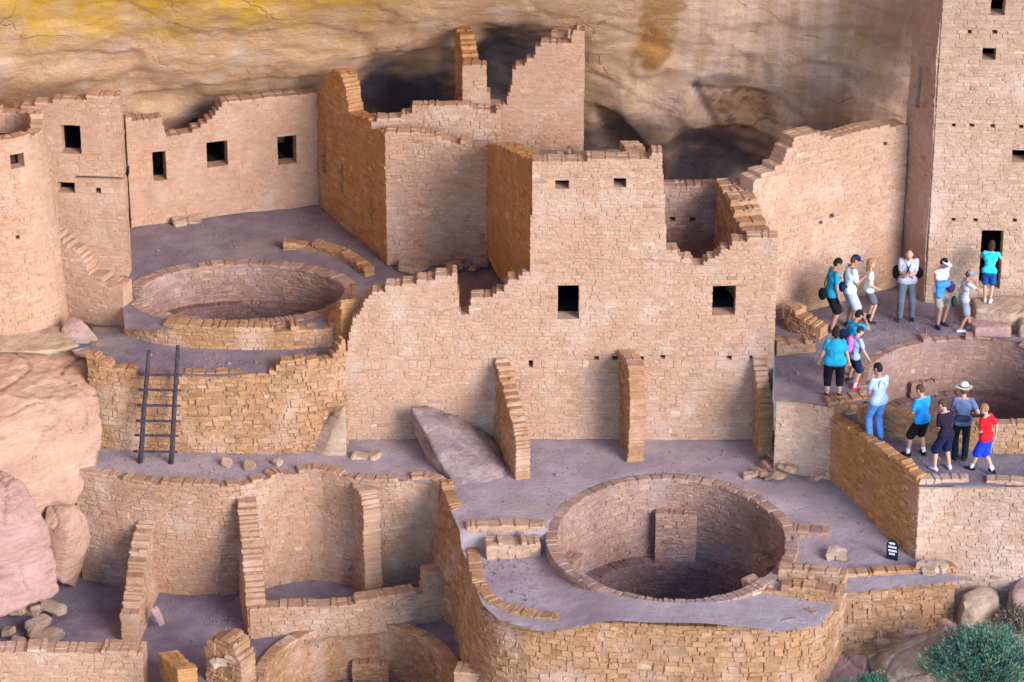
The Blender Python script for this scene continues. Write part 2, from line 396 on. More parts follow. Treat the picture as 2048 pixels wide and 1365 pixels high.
def masonry(path, zb, ztop, thick, style, holes=(), batter=0.0, jag=0.05, seed=0, top_smooth=False, split_end=False):
    """one wall: a mortar core and its stones. path: Path; zb, ztop: functions of u (metres along the wall)"""
    S = STYLES[style]; rnd = random.Random(seed * 77 + 5); mb = MB(); L = path.L
    us = [i * L / 80 for i in range(81)]
    lo, hi = min(zb(u) for u in us), max(ztop(u) for u in us)
    rows = [lo]
    while rows[-1] < hi: rows.append(rows[-1] + rnd.uniform(*S["ch"]))
    for h in holes:
        for zz in (h[2], h[3]):
            k = min(range(len(rows)), key=lambda i: abs(rows[i] - zz))
            if abs(rows[k] - zz) < 0.12: rows[k] = zz
    rows = sorted(set(rows))
    bl, sd = S["bulge"], seed * 3.7
    def pt(u, z, off):
        p, n = path.at(u)
        g = math.sin(math.pi * u / L) if path.closed else 1.0
        e = bl * nz(u * 0.55 + sd, z * 0.6, sd) * g + batter * (hi - z) + off
        zz = z + (0.035 * nz(u * 0.8 + sd, z * 0.9, 7 + sd) + 0.015 * nz(u * 3.1 + sd, z * 2, 3 + sd)) * g
        return (p.x + n.x * e, p.y + n.y * e, zz)
    nstep = max(int(L / 0.04), 6)
    done = []
    for z0, z1 in zip(rows, rows[1:]):
        if z1 - z0 < 0.02: continue
        zc = (z0 + z1) / 2
        prev = None; runs = []
        jw = rnd.uniform(0, 50)
        for i in range(nstep + 1):
            u = i * L / nstep
            ok = zb(u) - 0.02 <= zc <= ztop(u) + jag * nz(u * 2.3 + sd, jw * 0.0, sd)
            if ok:
                for h in holes:
                    if h[0] < u < h[1] and h[2] - 0.005 < zc < h[3] + 0.005: ok = False; break
            if ok and prev is None: prev = u
            if not ok and prev is not None: runs.append((prev, u)); prev = None
        if prev is not None: runs.append((prev, L))
        snapped = []
        for a, b in runs:
            for h in holes:
                if h[2] - 0.005 < zc < h[3] + 0.005:
                    if abs(a - h[1]) < 0.06: a = h[1]
                    if abs(b - h[0]) < 0.06: b = h[0]
            if b - a > 0.05: snapped.append((a, b))
        done.append((z1, snapped))
        for a, b in snapped:
            ins = {"plaster": 0.006, "fine": 0.007, "course": 0.008, "rubble": 0.012}[style]
            n = max(1, int((b - a) / 0.35)); mcol = (0.5, 1.0, 0.5)
            for k in range(n):
                c, d = a + (b - a) * k / n, a + (b - a) * (k + 1) / n
                ea = 0.012 if k == 0 and not path.closed else 0; eb = 0.012 if k == n - 1 and not path.closed else 0
                fr = [pt(c + ea, z0, -ins), pt(d - eb, z0, -ins), pt(d - eb, z1, -ins), pt(c + ea, z1, -ins)]
                bk = [pt(c + ea, z0, -thick + ins), pt(d - eb, z0, -thick + ins), pt(d - eb, z1, -thick + ins), pt(c + ea, z1, -thick + ins)]
                mb.hexa(fr, bk, mcol)
            u = a; g = S["gap"]; j = S["jit"]
            while u < b - 0.02:
                l = rnd.uniform(*S["sl"]) * (0.75 + 2.0 * (z1 - z0))
                if b - (u + l) < S["sl"][0]: l = b - u
                u2 = min(u + l, b)
                tone = min(max(rnd.gauss(0.52, 0.13), 0), 0.92)
                if rnd.random() < 0.008: tone = 0.97
                if rnd.random() < 0.03: tone = 0.1
                if rnd.random() < (S["show"] if style != "plaster" else sstep(-0.12, 0.28, fbm(Vector((u * 0.8 + sd, zc * 1.3, 4 + sd)), 3) + 0.10)):
                    pr = rnd.uniform(*S["pr"]); pb = rnd.uniform(*S["pr"])
                    zt_ = z1
                    if rnd.random() < {"rubble": .22, "course": .08}.get(style, 0) and z1 < rows[-1] - 0.2: zt_ = z1 + rnd.uniform(.2, .8) * (z1 - z0); pr += .006
                    sl_ = rnd.uniform(-1, 1) * {"rubble": .022, "course": .010}.get(style, .004)
                    q = [(u + g, z0 + g), (u2 - g, z0 + g + sl_), (u2 - g, zt_ - g + sl_), (u + g, zt_ - g)]
                    q = [(x + rnd.uniform(-j, j) * 0.6, y + rnd.uniform(-j, j) * 0.6) for x, y in q]
                    if not path.closed:
                        q = [(min(max(x, u), u2) if (k in (0, 3) and u == a) or (k in (1, 2) and u2 == b) else x, y) for k, (x, y) in enumerate(q)]
                    mx, my = (u + u2) / 2, zc
                    iq = [(mx + (x - mx) * (1 - 0.022 / max(u2 - u, 0.1)), my + (y - my) * (1 - 0.020 / max(z1 - z0, 0.06))) for x, y in q]
                    fj = [rnd.uniform(-j, j) * 0.7 for _ in range(4)]
                    mb.stone([pt(x, y, pr + fj[k]) for k, (x, y) in enumerate(iq)],
                             [pt(x, y, pr - 0.011) for x, y in q],
                             [pt(x, y, -thick - pb + 0.016) for x, y in q],
                             [pt(x, y, -thick - pb) for x, y in iq], (tone, 0.0, rnd.random()))
                u = u2
    # loose capping stones on every exposed top
    for k, (z1, rn) in enumerate(done):
        up_ = done[k + 1][1] if k + 1 < len(done) else []
        for a, b in rn:
            u = a
            while u < b - 0.03:
                l = min(rnd.uniform(0.08, 0.34), b - u); uc = u + l / 2
                if not any(c - 0.02 < uc < d + 0.02 for c, d in up_) and not any(h[0] - 0.02 < uc < h[1] + 0.02 and z1 < h[3] for h in holes):
                    parts = max(1, int(round(thick / rnd.uniform(0.13, 0.30))))
                    for q in range(parts):
                        if rnd.random() < 0.05: continue
                        o0, o1 = -thick * q / parts + (0.015 if q == 0 else -0.008), -thick * (q + 1) / parts + (0.008 if q < parts - 1 else -0.015)
                        o0 += rnd.uniform(-.03, .02); hgt = rnd.uniform(0.01, {"fine": 0.024, "course": 0.030, "rubble": 0.048, "plaster": 0.028}[style])
                        e0, e1 = u + rnd.uniform(0, .02), u + l - rnd.uniform(0, .02); zb2 = z1 - 0.03
                        t_ = [pt(e0 + rnd.uniform(0, .03), z1 + hgt * rnd.uniform(.6, 1), o0 - .012), pt(e1 - rnd.uniform(0, .03), z1 + hgt * rnd.uniform(.6, 1), o0 - .012),
                              pt(e1 - rnd.uniform(0, .03), z1 + hgt * rnd.uniform(.6, 1), o1 + .012), pt(e0 + rnd.uniform(0, .03), z1 + hgt * rnd.uniform(.6, 1), o1 + .012)]
                        b_ = [pt(e0, zb2, o0), pt(e1, zb2, o0), pt(e1, zb2, o1), pt(e0, zb2, o1)]
                        mb.hexa(t_, b_, (min(max(rnd.gauss(0.5, 0.25), 0), .95), 0.25, rnd.random()))
                u += l
    return mb

ALLWALLS = {}
def wall(name, base, zb, top, thick=0.4, style="course", mat=None, label=None, cat=None, group=None, parent=None,
         holes=(), by="px", seed=None, smooth=True, room=1.4, jag=0.05, batter=0.0, closed=False, zlow=None):
    """base: pixels of the foot of the wall on level zb (or (x,y) places when zb is given with base as Vectors);
    top: outline of its top in the photograph, by px or by t along the wall; holes: pixel rectangles of openings"""
    mat = mat or PINK
    pts = [(p.x, p.y) if isinstance(p, Vector) else tuple(onZ(p[0], p[1], zb).xy) for p in base]
    path = Path(pts, closed, smooth)
    tab = []
    for i in range(121):
        u = path.L * i / 120; p, _ = path.at(u)
        if by == "z": z = lerp_list(top, i / 120)
        elif by == "t": z = z_at(p.x, p.y, lerp_list(top, i / 120))
        else:
            z = zb + 1.5
            for _ in range(4): z = z_at(p.x, p.y, lerp_list(top, proj(p.x, p.y, z)[0]))
        tab.append((u, z))
    H = []
    for h in holes:
        zm = None; best = []
        for px in (h[0], h[2]):
            bu, bd = 0, 1e9
            for i in range(401):
                u = path.L * i / 400; p, _ = path.at(u); z = z_at(p.x, p.y, (h[1] + h[3]) / 2)
                d = abs(proj(p.x, p.y, z)[0] - px)
                if d < bd: bd, bu = d, u
            best.append(bu)
        u0, u1 = sorted(best); p, _ = path.at((u0 + u1) / 2)
        H.append((u0, u1, z_at(p.x, p.y, h[3]), z_at(p.x, p.y, h[1])))
    sd = seed if seed is not None else len(ALLWALLS) + 1
    low = zb if zlow is None else zlow
    mb = masonry(path, lambda u: low, lambda u: lerp_list(tab, u), thick, style, H, batter, jag, sd)
    pm, _ = path.at(path.L / 2)
    ob = mb.build(name, mat, parent, Vector((pm.x, pm.y, low)))
    ALLWALLS[name + str(sd)] = ob
    if label: tag(ob, label, cat or "wall", group, "thing")
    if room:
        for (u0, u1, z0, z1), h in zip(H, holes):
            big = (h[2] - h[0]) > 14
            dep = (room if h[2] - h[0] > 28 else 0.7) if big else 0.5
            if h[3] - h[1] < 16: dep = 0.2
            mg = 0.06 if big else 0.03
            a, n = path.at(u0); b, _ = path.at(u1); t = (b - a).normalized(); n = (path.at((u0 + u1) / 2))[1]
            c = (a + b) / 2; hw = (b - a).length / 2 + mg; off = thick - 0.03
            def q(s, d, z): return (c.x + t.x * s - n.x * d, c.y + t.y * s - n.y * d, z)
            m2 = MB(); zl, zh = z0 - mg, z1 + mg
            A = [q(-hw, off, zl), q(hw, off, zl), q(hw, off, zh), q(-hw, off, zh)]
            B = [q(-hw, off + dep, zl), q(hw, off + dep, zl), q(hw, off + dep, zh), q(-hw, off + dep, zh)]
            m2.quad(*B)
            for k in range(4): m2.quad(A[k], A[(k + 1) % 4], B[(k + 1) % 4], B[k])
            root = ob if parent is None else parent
            r = m2.build("window_recess" if big else "beam_hole", ROOM_SHADE, root, Vector(q(0, off, zl)))
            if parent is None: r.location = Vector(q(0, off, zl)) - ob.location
    return ob

def retaining(name, tops, z, drop, **kw):
    """a wall laid out by its top edge on level z"""
    pts = [onZ(a, b, z) for a, b in tops]
    return wall(name, [Vector((p.x, p.y, 0)) for p in pts], z - drop, [(0, z), (1, z)], by="z", **kw)

def inside(poly, x, y):
    r = False; n = len(poly); j = n - 1
    for i in range(n):
        xi, yi = poly[i]; xj, yj = poly[j]
        if (yi > y) != (yj > y) and x < (xj - xi) * (y - yi) / (yj - yi) + xi: r = not r
        j = i
    return r

def ground(name, px_poly, z, mat, holes=(), res=0.1, amp=0.025, zf=None, xy=None):
    poly = xy or [tuple(onZ(a, b, z).xy) for a, b in px_poly]
    x0, x1 = min(p[0] for p in poly), max(p[0] for p in poly); y0, y1 = min(p[1] for p in poly), max(p[1] for p in poly)
    nx, ny = int((x1 - x0) / res) + 1, int((y1 - y0) / res) + 1
    V, Fc, idx = [], [], {}
    def vid(i, j):
        if (i, j) not in idx:
            x, y = x0 + i * res, y0 + j * res
            zz = (zf(x, y) if zf else z) + amp * fbm(Vector((x * 0.9, y * 0.9, z)), 4) * 2
            idx[(i, j)] = len(V); V.append((x, y, zz))
        return idx[(i, j)]
    def inh(x, y): return any(((x - h[0]) / h[2]) ** 2 + ((y - h[1]) / h[3]) ** 2 < 1 for h in holes)
    for i in range(-1, nx + 1):
        for j in range(-1, ny + 1):
            cs = [(x0 + (i + a) * res, y0 + (j + b) * res) for a, b in ((0, 0), (1, 0), (1, 1), (0, 1))]
            if not any(inside(poly, *c) for c in cs) or all(inh(*c) for c in cs): continue
            Fc.append((vid(i, j), vid(i + 1, j), vid(i + 1, j + 1), vid(i, j + 1)))
    for k, (x, y, zz) in enumerate(V):
        for h in holes:
            q = math.sqrt(((x - h[0]) / h[2]) ** 2 + ((y - h[1]) / h[3]) ** 2)
            if 1e-6 < q < 1: x, y = h[0] + (x - h[0]) / q, h[1] + (y - h[1]) / q
        if not inside(poly, x, y):
            best = None
            for (ax_, ay_), (bx_, by_) in zip(poly, poly[1:] + poly[:1]):
                dx, dy = bx_ - ax_, by_ - ay_; t = max(0, min(1, ((x - ax_) * dx + (y - ay_) * dy) / max(dx * dx + dy * dy, 1e-9)))
                qx, qy = ax_ + dx * t, ay_ + dy * t; dd = (qx - x) ** 2 + (qy - y) ** 2
                if best is None or dd < best[0]: best = (dd, qx, qy)
            x, y = best[1], best[2]
        V[k] = (x, y, zz)
    me = bpy.data.meshes.new(name); me.from_pydata(V, [], Fc); finish_smooth(me)
    o = mesh_obj(name, me, mat)
    o["kind"] = "structure"
    return o

# levels
Z_T2, Z_T2B = z_at(0, 0, 880), z_at(0, 0, 880) - 0.32
Z_PLAZA, Z_PATH = -0.62, -0.92
Z_STRIP, Z_U = -0.45, 0.0
Z_F = Z_T2 - 2.66

# ================================================================== SETTING: alcove rock, terraces
CP = [(0, -60, 3.6), (0, 60, 4.3), (0, 150, 4.9), (130, 0, 4.4), (130, 165, 5.6), (260, 175, 6.7), (260, 0, 4.9), (400, 0, 5.1), (400, 100, 6.1), (400, 185, 7.1),
      (420, 235, 8.4), (640, 0, 5.5), (640, 120, 7.1), (700, 90, 6.9), (800, 120, 7.6), (800, 150, 8.6), (800, 205, 9.3), (800, 0, 5.7), (920, 40, 6.7), (1000, 50, 7.1),
      (1000, 75, 8.2), (1000, 180, 9.6), (1100, 60, 7.3), (1100, 0, 6.3), (1300, 0, 6.6), (1300, 150, 8.0), (1250, 230, 8.4), (1200, 290, 9.6), (1400, 180, 8.3), (1400, 345, 10.2),
      (1300, 300, 9.6), (1480, 340, 10.2), (1500, 200, 8.4), (1500, 0, 6.9), (1700, 0, 6.6), (1700, 240, 8.2), (1800, 100, 6.9), (1830, 0, 6.1), (1900, 100, 7.6), (1640, 250, 8.7),
      (1500, 290, 9.2), (2048, 0, 6.6), (2048, 300, 8.6), (100, 400, 8), (500, 400, 9.5), (1000, 380, 10.5), (1400, 450, 10.8)]
cpw = []
for a, b, y in CP:
    p = onY(a, b, y); cpw.append((p.x, p.z, y))
cpw = np.array(cpw)
def rbf_fit(P):
    d = np.sqrt(((P[:, None, :2] - P[None, :, :2]) ** 2).sum(-1))
    A = d + np.eye(len(P)) * 0.25
    n = len(P); M = np.zeros((n + 3, n + 3)); M[:n, :n] = A
    M[:n, n] = 1; M[:n, n + 1:] = P[:, :2]; M[n, :n] = 1; M[n + 1:, :n] = P[:, :2].T
    return np.linalg.solve(M, np.concatenate([P[:, 2], np.zeros(3)]))
W = rbf_fit(cpw)
def cliff_y(X, Zc):
    zq = np.clip(Zc, -1.5, 7.2); xq = np.clip(X, -12.5, 13.5)
    d = np.sqrt((xq[..., None] - cpw[:, 0]) ** 2 + (zq[..., None] - cpw[:, 1]) ** 2)
    y = d @ W[:len(cpw)] + W[-3] + W[-2] * xq + W[-1] * zq
    y = y - np.maximum(Zc - 7.2, 0) * 1.35 - 0.05 * np.maximum(Zc - 7.2, 0) ** 2
    y = y - 0.42 * np.maximum(-12.8 - X, 0) ** 2  # unseen left wing, bent forward to block sky and send back warm light
    return y
xs = np.concatenate([np.arange(-22, -12.6, 0.5), np.arange(-12.6, 13.6, 0.085), np.arange(13.6, 30, 0.7)])
zs = np.concatenate([np.arange(-4, 0, 0.4), np.arange(0, 7.6, 0.075), np.arange(7.6, 17, 0.6)])
XX, ZZ = np.meshgrid(xs, zs, indexing='ij')
YY = cliff_y(XX, ZZ)
V, COLS = [], []
LEDGES = [([(250, 192), (330, 184), (430, 172), (540, 160), (645, 150)], 0.32, 60), ([(1585, 112), (1640, 124), (1710, 142)], 0.16, 50), ([(1180, 205), (1230, 232), (1290, 290), (1330, 330)], 0.45, 130),
          ([(1370, 165), (1400, 172), (1470, 176), (1560, 190)], 0.30, 120), ([(1330, 262), (1420, 256), (1500, 262), (1560, 290)], 0.5, 120), ([(0, 118), (140, 100), (300, 108)], 0.12, 60),
          ([(300, 62), (470, 70), (620, 52), (760, 74)], 0.12, 50), ([(700, 118), (800, 108), (915, 96)], 0.45, 120), ([(950, 62), (1050, 70), (1150, 60)], 0.4, 100), ([(1240, 150), (1300, 160), (1350, 120)], 0.12, 60),
          ([(1420, 60), (1520, 44), (1640, 60), (1760, 52)], 0.10, 70)]
for i in range(len(xs)):
    for j in range(len(zs)):
        x, y, z = float(XX[i, j]), float(YY[i, j]), float(ZZ[i, j])
        d = 0.0
        if -13 < x < 14 and -0.5 < z < 8:
            d = 0.16 * fbm(Vector((x * 0.45, y * 0.3, z * 0.9)), 4)
            d += 0.012 * (1 - abs(2 * fbm(Vector((x * 0.35 + z * 0.25, 3.1, z * 2.3)), 4))) * sstep(-1, 1, fbm(Vector((x * .3, 9, z * .4)), 2) * 3)
            d += 0.075 * fbm(Vector((x * 1.8, y, z * 5.5)), 5) + 0.03 * fbm(Vector((x * 6, y, z * 12)), 3)
            d += 0.07 * sstep(0.0, 0.06, nz(x * 0.42 + 5, z * 0.75 + 0.22 * x, 2.2))       # flaked slabs
            d += 0.06 * sstep(0.02, 0.06, nz(x * 0.9 + 15, z * 1.3 - 0.3 * x, 7.7))
            px, py = proj(x, y, z)
            for ln, dep, fade in LEDGES:
                if ln[0][0] < px < ln[-1][0]:
                    t = py - lerp_list(ln, px) + 7 * nz(x * 3, z)
                    ef = sstep(0, 40, px - ln[0][0]) * sstep(0, 40, ln[-1][0] - px)
                    d += dep * ef * sstep(-2, 6, t) * sstep(fade, fade * .3, t)
        V.append((x, y + d, z))
        px, py = proj(x, y + d, z)
        e = fbm(Vector((x * 1.1, 2, z * 1.6)), 4)
        yel = sstep(130, 0, py + 130 * e + 0.04 * max(px, 0)) * sstep(980, 560, px + 220 * e) if -50 < px < 1200 else 0
        yel = max(yel, 0.5 * sstep(0.12, 0.3, nz(x * .5, 4, z * .9)) * sstep(500, 250, px) * sstep(150, 60, py))
        soot_shade = 0.0  # smoke stain and recess shade together, darkening the rock colour
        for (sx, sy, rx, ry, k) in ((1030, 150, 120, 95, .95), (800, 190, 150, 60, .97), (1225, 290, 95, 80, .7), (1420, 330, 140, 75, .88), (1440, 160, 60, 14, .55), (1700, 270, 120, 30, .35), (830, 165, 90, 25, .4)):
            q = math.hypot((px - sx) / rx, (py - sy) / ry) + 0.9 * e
            soot_shade = max(soot_shade, k * sstep(1.15, 0.55, q))
        for (ax_, ay_, bx_, by_, wd) in ((1393, 170, 1446, 266, 9),):  # dark line along the slab edge
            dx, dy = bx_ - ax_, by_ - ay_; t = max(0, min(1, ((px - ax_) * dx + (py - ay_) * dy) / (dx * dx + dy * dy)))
            soot_shade = max(soot_shade, .85 * sstep(wd * 1.3, wd * .4, math.hypot(px - ax_ - dx * t, py - ay_ - dy * t) + 6 * e))
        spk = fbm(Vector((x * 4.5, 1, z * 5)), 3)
        soot_shade = max(soot_shade, .8 * sstep(.08, .2, spk) * sstep(1.1, .7, math.hypot((px - 1475) / 75, (py - 220) / 48)))  # dark speckle of the slab's own rock
        org = 0.0
        for (sx, sy, rx, ry, k) in ((1305, 90, 38, 60, .9), (1330, 20, 40, 40, .7), (1470, 215, 80, 50, .4)):
            q = math.hypot((px - sx) / rx, (py - sy) / ry) + 0.8 * fbm(Vector((x * 2.5, 2, z * 2.5)), 3)
            org = max(org, k * sstep(1.1, 0.75, q))
        COLS.append((max(0, min(1, yel)), soot_shade, org))
nzs = len(zs); FC = [(i * nzs + j, (i + 1) * nzs + j, (i + 1) * nzs + j + 1, i * nzs + j + 1) for i in range(len(xs) - 1) for j in range(nzs - 1)]
me = bpy.data.meshes.new("cliff"); me.from_pydata(V, [], FC)
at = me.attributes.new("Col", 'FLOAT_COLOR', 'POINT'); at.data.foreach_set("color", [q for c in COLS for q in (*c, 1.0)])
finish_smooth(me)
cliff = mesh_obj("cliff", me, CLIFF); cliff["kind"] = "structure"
tag(cliff, "overhanging tan sandstone cliff of the alcove behind the ruins")

# canyon floor far below
g = MB(); g.quad((-400, -400, -9), (400, -400, -9), (400, 60, -9), (-400, 60, -9))
gl = g.build("ground", SLOPE); gl["kind"] = "structure"

# kivas: (centre px,py on level, level, rx px, ry metres)
def kiva_geo(px, py, z, rx, ry):
    c = onZ(px, py, z); k = onZ(px + rx, py, z); return (c.x, c.y, k.x - c.x, ry, z)
KA = kiva_geo(1343, 1076, Z_T2 - 0.05, 228, 2.62)
KB = kiva_geo(1940, 768, Z_PLAZA - .02, 205, 2.25)
KC = kiva_geo(484, 584, Z_U, 205, 1.52)
KD = kiva_geo(715, 1372, Z_F + 0.05, 190, 2.5)

def grow(k, a): return (k[0], k[1], k[2] + a, k[3] + a)

ground("upper_plaza", [(240, 560), (262, 440), (640, 395), (800, 520), (1080, 520), (1080, 640), (700, 640), (690, 655), (450, 655), (250, 660)], Z_U, DUST, [grow(KC, 0.2)])
ground("kiva_ledge", [(185, 655), (700, 655), (696, 718), (600, 726), (545, 744), (450, 752), (350, 750), (280, 748), (215, 730), (180, 712)], Z_STRIP, DUST)
def t2z(x, y):
    a = onZ(1000, 1062, Z_T2).y
    k = sstep(a - 0.02, a - 0.12, y) * sstep(2.2, 0.6, x)
    return Z_T2 - 0.32 * k - 0.25 * sstep(3.5, 6.5, x) * sstep(-2, -5, y)
ground("middle_terrace", [(140, 900), (690, 875), (1545, 860), (1660, 940), (1830, 1090), (1930, 1140), (1690, 1165), (1640, 1230), (1560, 1248), (1300, 1246), (1080, 1234), (1000, 1214), (965, 1184),
                          (940, 1120), (925, 1075), (905, 1030), (880, 968), (700, 952), (630, 938), (560, 948), (440, 970), (300, 962), (150, 940)], Z_T2, DUST_PALE, [grow(KA, 0.2)], zf=t2z)
ground("visitor_plaza", [(1549, 802), (1549, 600), (1800, 540), (2120, 560), (2120, 800), (1740, 800), (1738, 803), (1655, 812)], Z_PLAZA, DUST, [grow(KB, 0.2)])
ground("visitor_path", [(1655, 800), (1740, 790), (1800, 830), (2120, 850), (2120, 975), (1842, 975), (1800, 930), (1700, 862), (1655, 838)], Z_PATH, DUST, [grow(KB, 0.2)])
ground("lower_court", [(-120, 1150), (520, 1130), (900, 1130), (960, 1300), (1080, 1400), (1080, 1520), (-120, 1520)], Z_F, DUST, [grow(KD, 0.2)], amp=0.04)

# ================================================================== BUILDINGS AND WALLS
# --- the tower house with its long front wall
x0 = onY(1010, 700, 0)
house = empty("masonry_house", Vector((2.2, 0, Z_T2)), "tall square masonry house with long front wall and two small top windows", "building")
zf = Z_T2
fr_top = [(690, 705), (700, 645), (715, 628), (735, 590), (760, 580), (820, 566), (914, 548), (915, 627), (936, 627), (937, 600), (983, 596), (988, 585), (1008, 582), (1012, 562), (1035, 557), (1050, 545),
          (1057, 545), (1058, 325), (1130, 322), (1296, 319), (1300, 308), (1328, 306), (1329, 497), (1352, 500), (1362, 520), (1385, 520), (1386, 531), (1407, 531), (1409, 521), (1428, 516),
          (1440, 503), (1456, 499), (1466, 484), (1500, 480), (1546, 478)]
wall("front_wall", [Vector((onY(693, 800, 0).x, 0, 0)), Vector((onY(1545, 800, 0).x, 0, 0))], zf, fr_top, 0.42, "fine", PINK, parent=house, seed=3,
     holes=[(1115, 573, 1158, 638), (1425, 572, 1470, 630), (1112, 362, 1137, 379), (1228, 357, 1251, 376),
            (1058, 727, 1067, 737), (1189, 716, 1197, 724), (1225, 714, 1235, 723), (1279, 714, 1287, 722), (1321, 710, 1329, 718), (1454, 709, 1462, 717), (1500, 711, 1509, 719)], jag=0.02)
tl_front = Vector((onY(1060, 450, 0).x + 0.01, 0.40, 0)); tl_back = onY(972, 420, 4.15)
wall("side_wall", [Vector((tl_back.x, tl_back.y, 0)), tl_front], 0.2, [(0, 292), (0.35, 293), (0.7, 306), (1, 322)], 0.4, "fine", OCHRE_BOUNCE, parent=house, by="t", seed=4, jag=0.02)
tr = onY(1328, 400, 0)
wall("side_wall", [Vector((tr.x - 0.42, 0.42, 0)), Vector((tr.x - 0.42, 3.4, 0))], 0.2, [(0, z_at(tr.x, 0.4, 306)), (1, 3.3)], 0.4, "fine", PINK, parent=house, by="z", seed=5, jag=0.02)
e0, e1 = onY(650, 700, 1.75), onY(690, 760, 0.36)
wall("broken_end", [Vector((e0.x, e0.y, 0)), Vector((e1.x, e1.y, 0))], Z_T2 + 0.6, [(0, 650), (0.35, 632), (0.7, 612), (1, 600)], 0.4, "rubble", OCHRE_BOUNCE, parent=house, by="t", seed=44, jag=0.10)
# roof of the tower
r = MB(); n = 10
za, zb_ = z_at(1, 0.4, 330), z_at(1, 5.1, 300)
for i in range(n):
    for j in range(n):
        def rp(i, j):
            y = 0.36 + 4.9 * j / n; xl = tl_front.x + (tl_back.x - tl_front.x) * j / n + 0.25; xr = tr.x - 0.3
            return (xl + (xr - xl) * i / n, y, za + (zb_ - za) * j / n - 0.07 + 0.05 * nz(i * .7, j * .7, 1))
        r.quad(rp(i, j), rp(i + 1, j), rp(i + 1, j + 1), rp(i, j + 1))
r.build("roof", DUST_PALE, house, Vector((1.5, 2, za)))

# --- block behind, ochre flank
blk = empty("masonry_house", Vector((-1.7, 3.8, Z_U)), "roofless masonry house with a tall ochre side wall on the upper plaza", "building")
b0 = onZ(774, 531, Z_U); b1 = onZ(985, 531, Z_U)
wall("front_wall", [Vector((b0.x, b0.y, 0)), Vector((b1.x, b1.y, 0))], Z_U, [(774, 268), (862, 268), (868, 276), (885, 280), (905, 288), (928, 282), (950, 296), (990, 298)], 0.4, "course", PINK, parent=blk, seed=6, jag=0.03)
o0 = onZ(638, 410, Z_U)
wall("side_wall", [Vector((o0.x, o0.y, 0)), Vector((b0.x + 0.02, b0.y + 0.01, 0))], Z_U, [(632, 196), (652, 152), (672, 141), (684, 150), (690, 175), (698, 225), (715, 236), (735, 238), (742, 262), (775, 264)], 0.36, "course", OCHRE_BOUNCE,
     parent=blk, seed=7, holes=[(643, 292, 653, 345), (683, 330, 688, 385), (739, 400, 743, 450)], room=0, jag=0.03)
wall("parapet", [onY(742, 268, b0.y + .75), onY(1002, 268, b0.y + .75)], z_at(0, b0.y + .75, 286), [(740, 242), (800, 233), (820, 229), (823, 215), (898, 213), (942, 210), (946, 224), (1004, 224)], 0.35, "course", PINK, parent=blk, seed=8, jag=0.03)
rr = MB(); zr = z_at(0, b0.y + .5, 276)
rp_ = [onY(785, 300, b0.y + .3), onY(985, 300, b0.y + .3), onY(985, 300, b0.y + 1.1), onY(785, 300, b0.y + 1.1)]
rr.quad(*[(p.x, p.y, zr - 0.16) for p in rp_]); rr.build("roof", DUST, blk, Vector((-1.5, 4.2, zr)))

# --- upper room with keyhole doorway
up = empty("upper_room", onY(1050, 310, 5.3), "upper masonry room with a keyhole shaped doorway high against the cliff", "building")
yu = 5.3; zu = z_at(0, yu, 318)
wall("front_wall", [onY(925, 300, yu), onY(1168, 300, yu)], zu, [(922, 130), (971, 130), (973, 186), (978, 187), (979, 208), (1011, 208), (1012, 190), (1019, 188), (1022, 137), (1046, 134), (1050, 121), (1065, 118), (1070, 96), (1085, 88),
     (1138, 85), (1142, 70), (1150, 56), (1166, 60)], 0.34, "plaster", ADOBE, parent=up, seed=9, jag=0.02)
xb = onY(910, 120, 7.2); xf = onY(927, 170, yu + 0.35)
wall("side_wall", [Vector((xb.x, xb.y, 0)), Vector((xf.x, xf.y, 0))], zu - 0.6, [(0, 52), (0.5, 80), (1, 128)], 0.34, "course", OCHRE_BOUNCE, parent=up, by="t", seed=10)
xr_ = onY(1166, 200, yu)
wall("side_wall", [Vector((xr_.x - 0.36, yu + 0.34, 0)), Vector((xr_.x - 0.30, 7.3, 0))], zu, [(0, 62), (1, 60)], 0.34, "course", ADOBE, parent=up, by="t", seed=11)

# --- back wall of the plaza with three windows
lf = onZ(262, 455, Z_U); rt = onZ(640, 411, Z_U)
wall("plaster_wall", [Vector((lf.x, lf.y, 0)), Vector((rt.x, rt.y, 0))], Z_U, [(262, 240), (322, 238), (334, 274), (368, 272), (405, 252), (425, 236), (440, 214), (446, 206), (520, 200), (600, 190), (642, 186)], 0.38, "plaster", ADOBE,
     "plastered back wall with three dark windows and a broken gap in its top", "wall", seed=12, holes=[(307, 305, 332, 362), (415, 285, 455, 335), (557, 275, 593, 330)], jag=0.03)

# --- house at the left with one window
lh = empty("masonry_house", onZ(190, 560, Z_U), "plastered masonry house with one tall dark window behind the round tower", "building")
c0, c1 = onZ(-30, 545, Z_U), onZ(259, 553, Z_U)
wall("front_wall", [Vector((c0.x, c0.y, 0)), Vector((c1.x, c1.y, 0))], Z_U - 0.5, [(-20, 262), (5, 252), (12, 226), (40, 216), (80, 206), (130, 199), (235, 192), (265, 191)], 0.36, "plaster", ADOBE, parent=lh, seed=13,
     holes=[(123, 253, 160, 308), (116, 366, 148, 381), (150, 353, 245, 358), (191, 377, 201, 389)], jag=0.03)
wall("side_wall", [Vector((c1.x - 0.36, c1.y + 0.36, 0)), Vector((lf.x - 0.06, lf.y + 0.2, 0))], Z_U - 0.2, [(0, z_at(c1.x, c1.y, 193)), (1, z_at(lf.x, lf.y, 215))], 0.3, "plaster", ADOBE, parent=lh, by="z", seed=14)

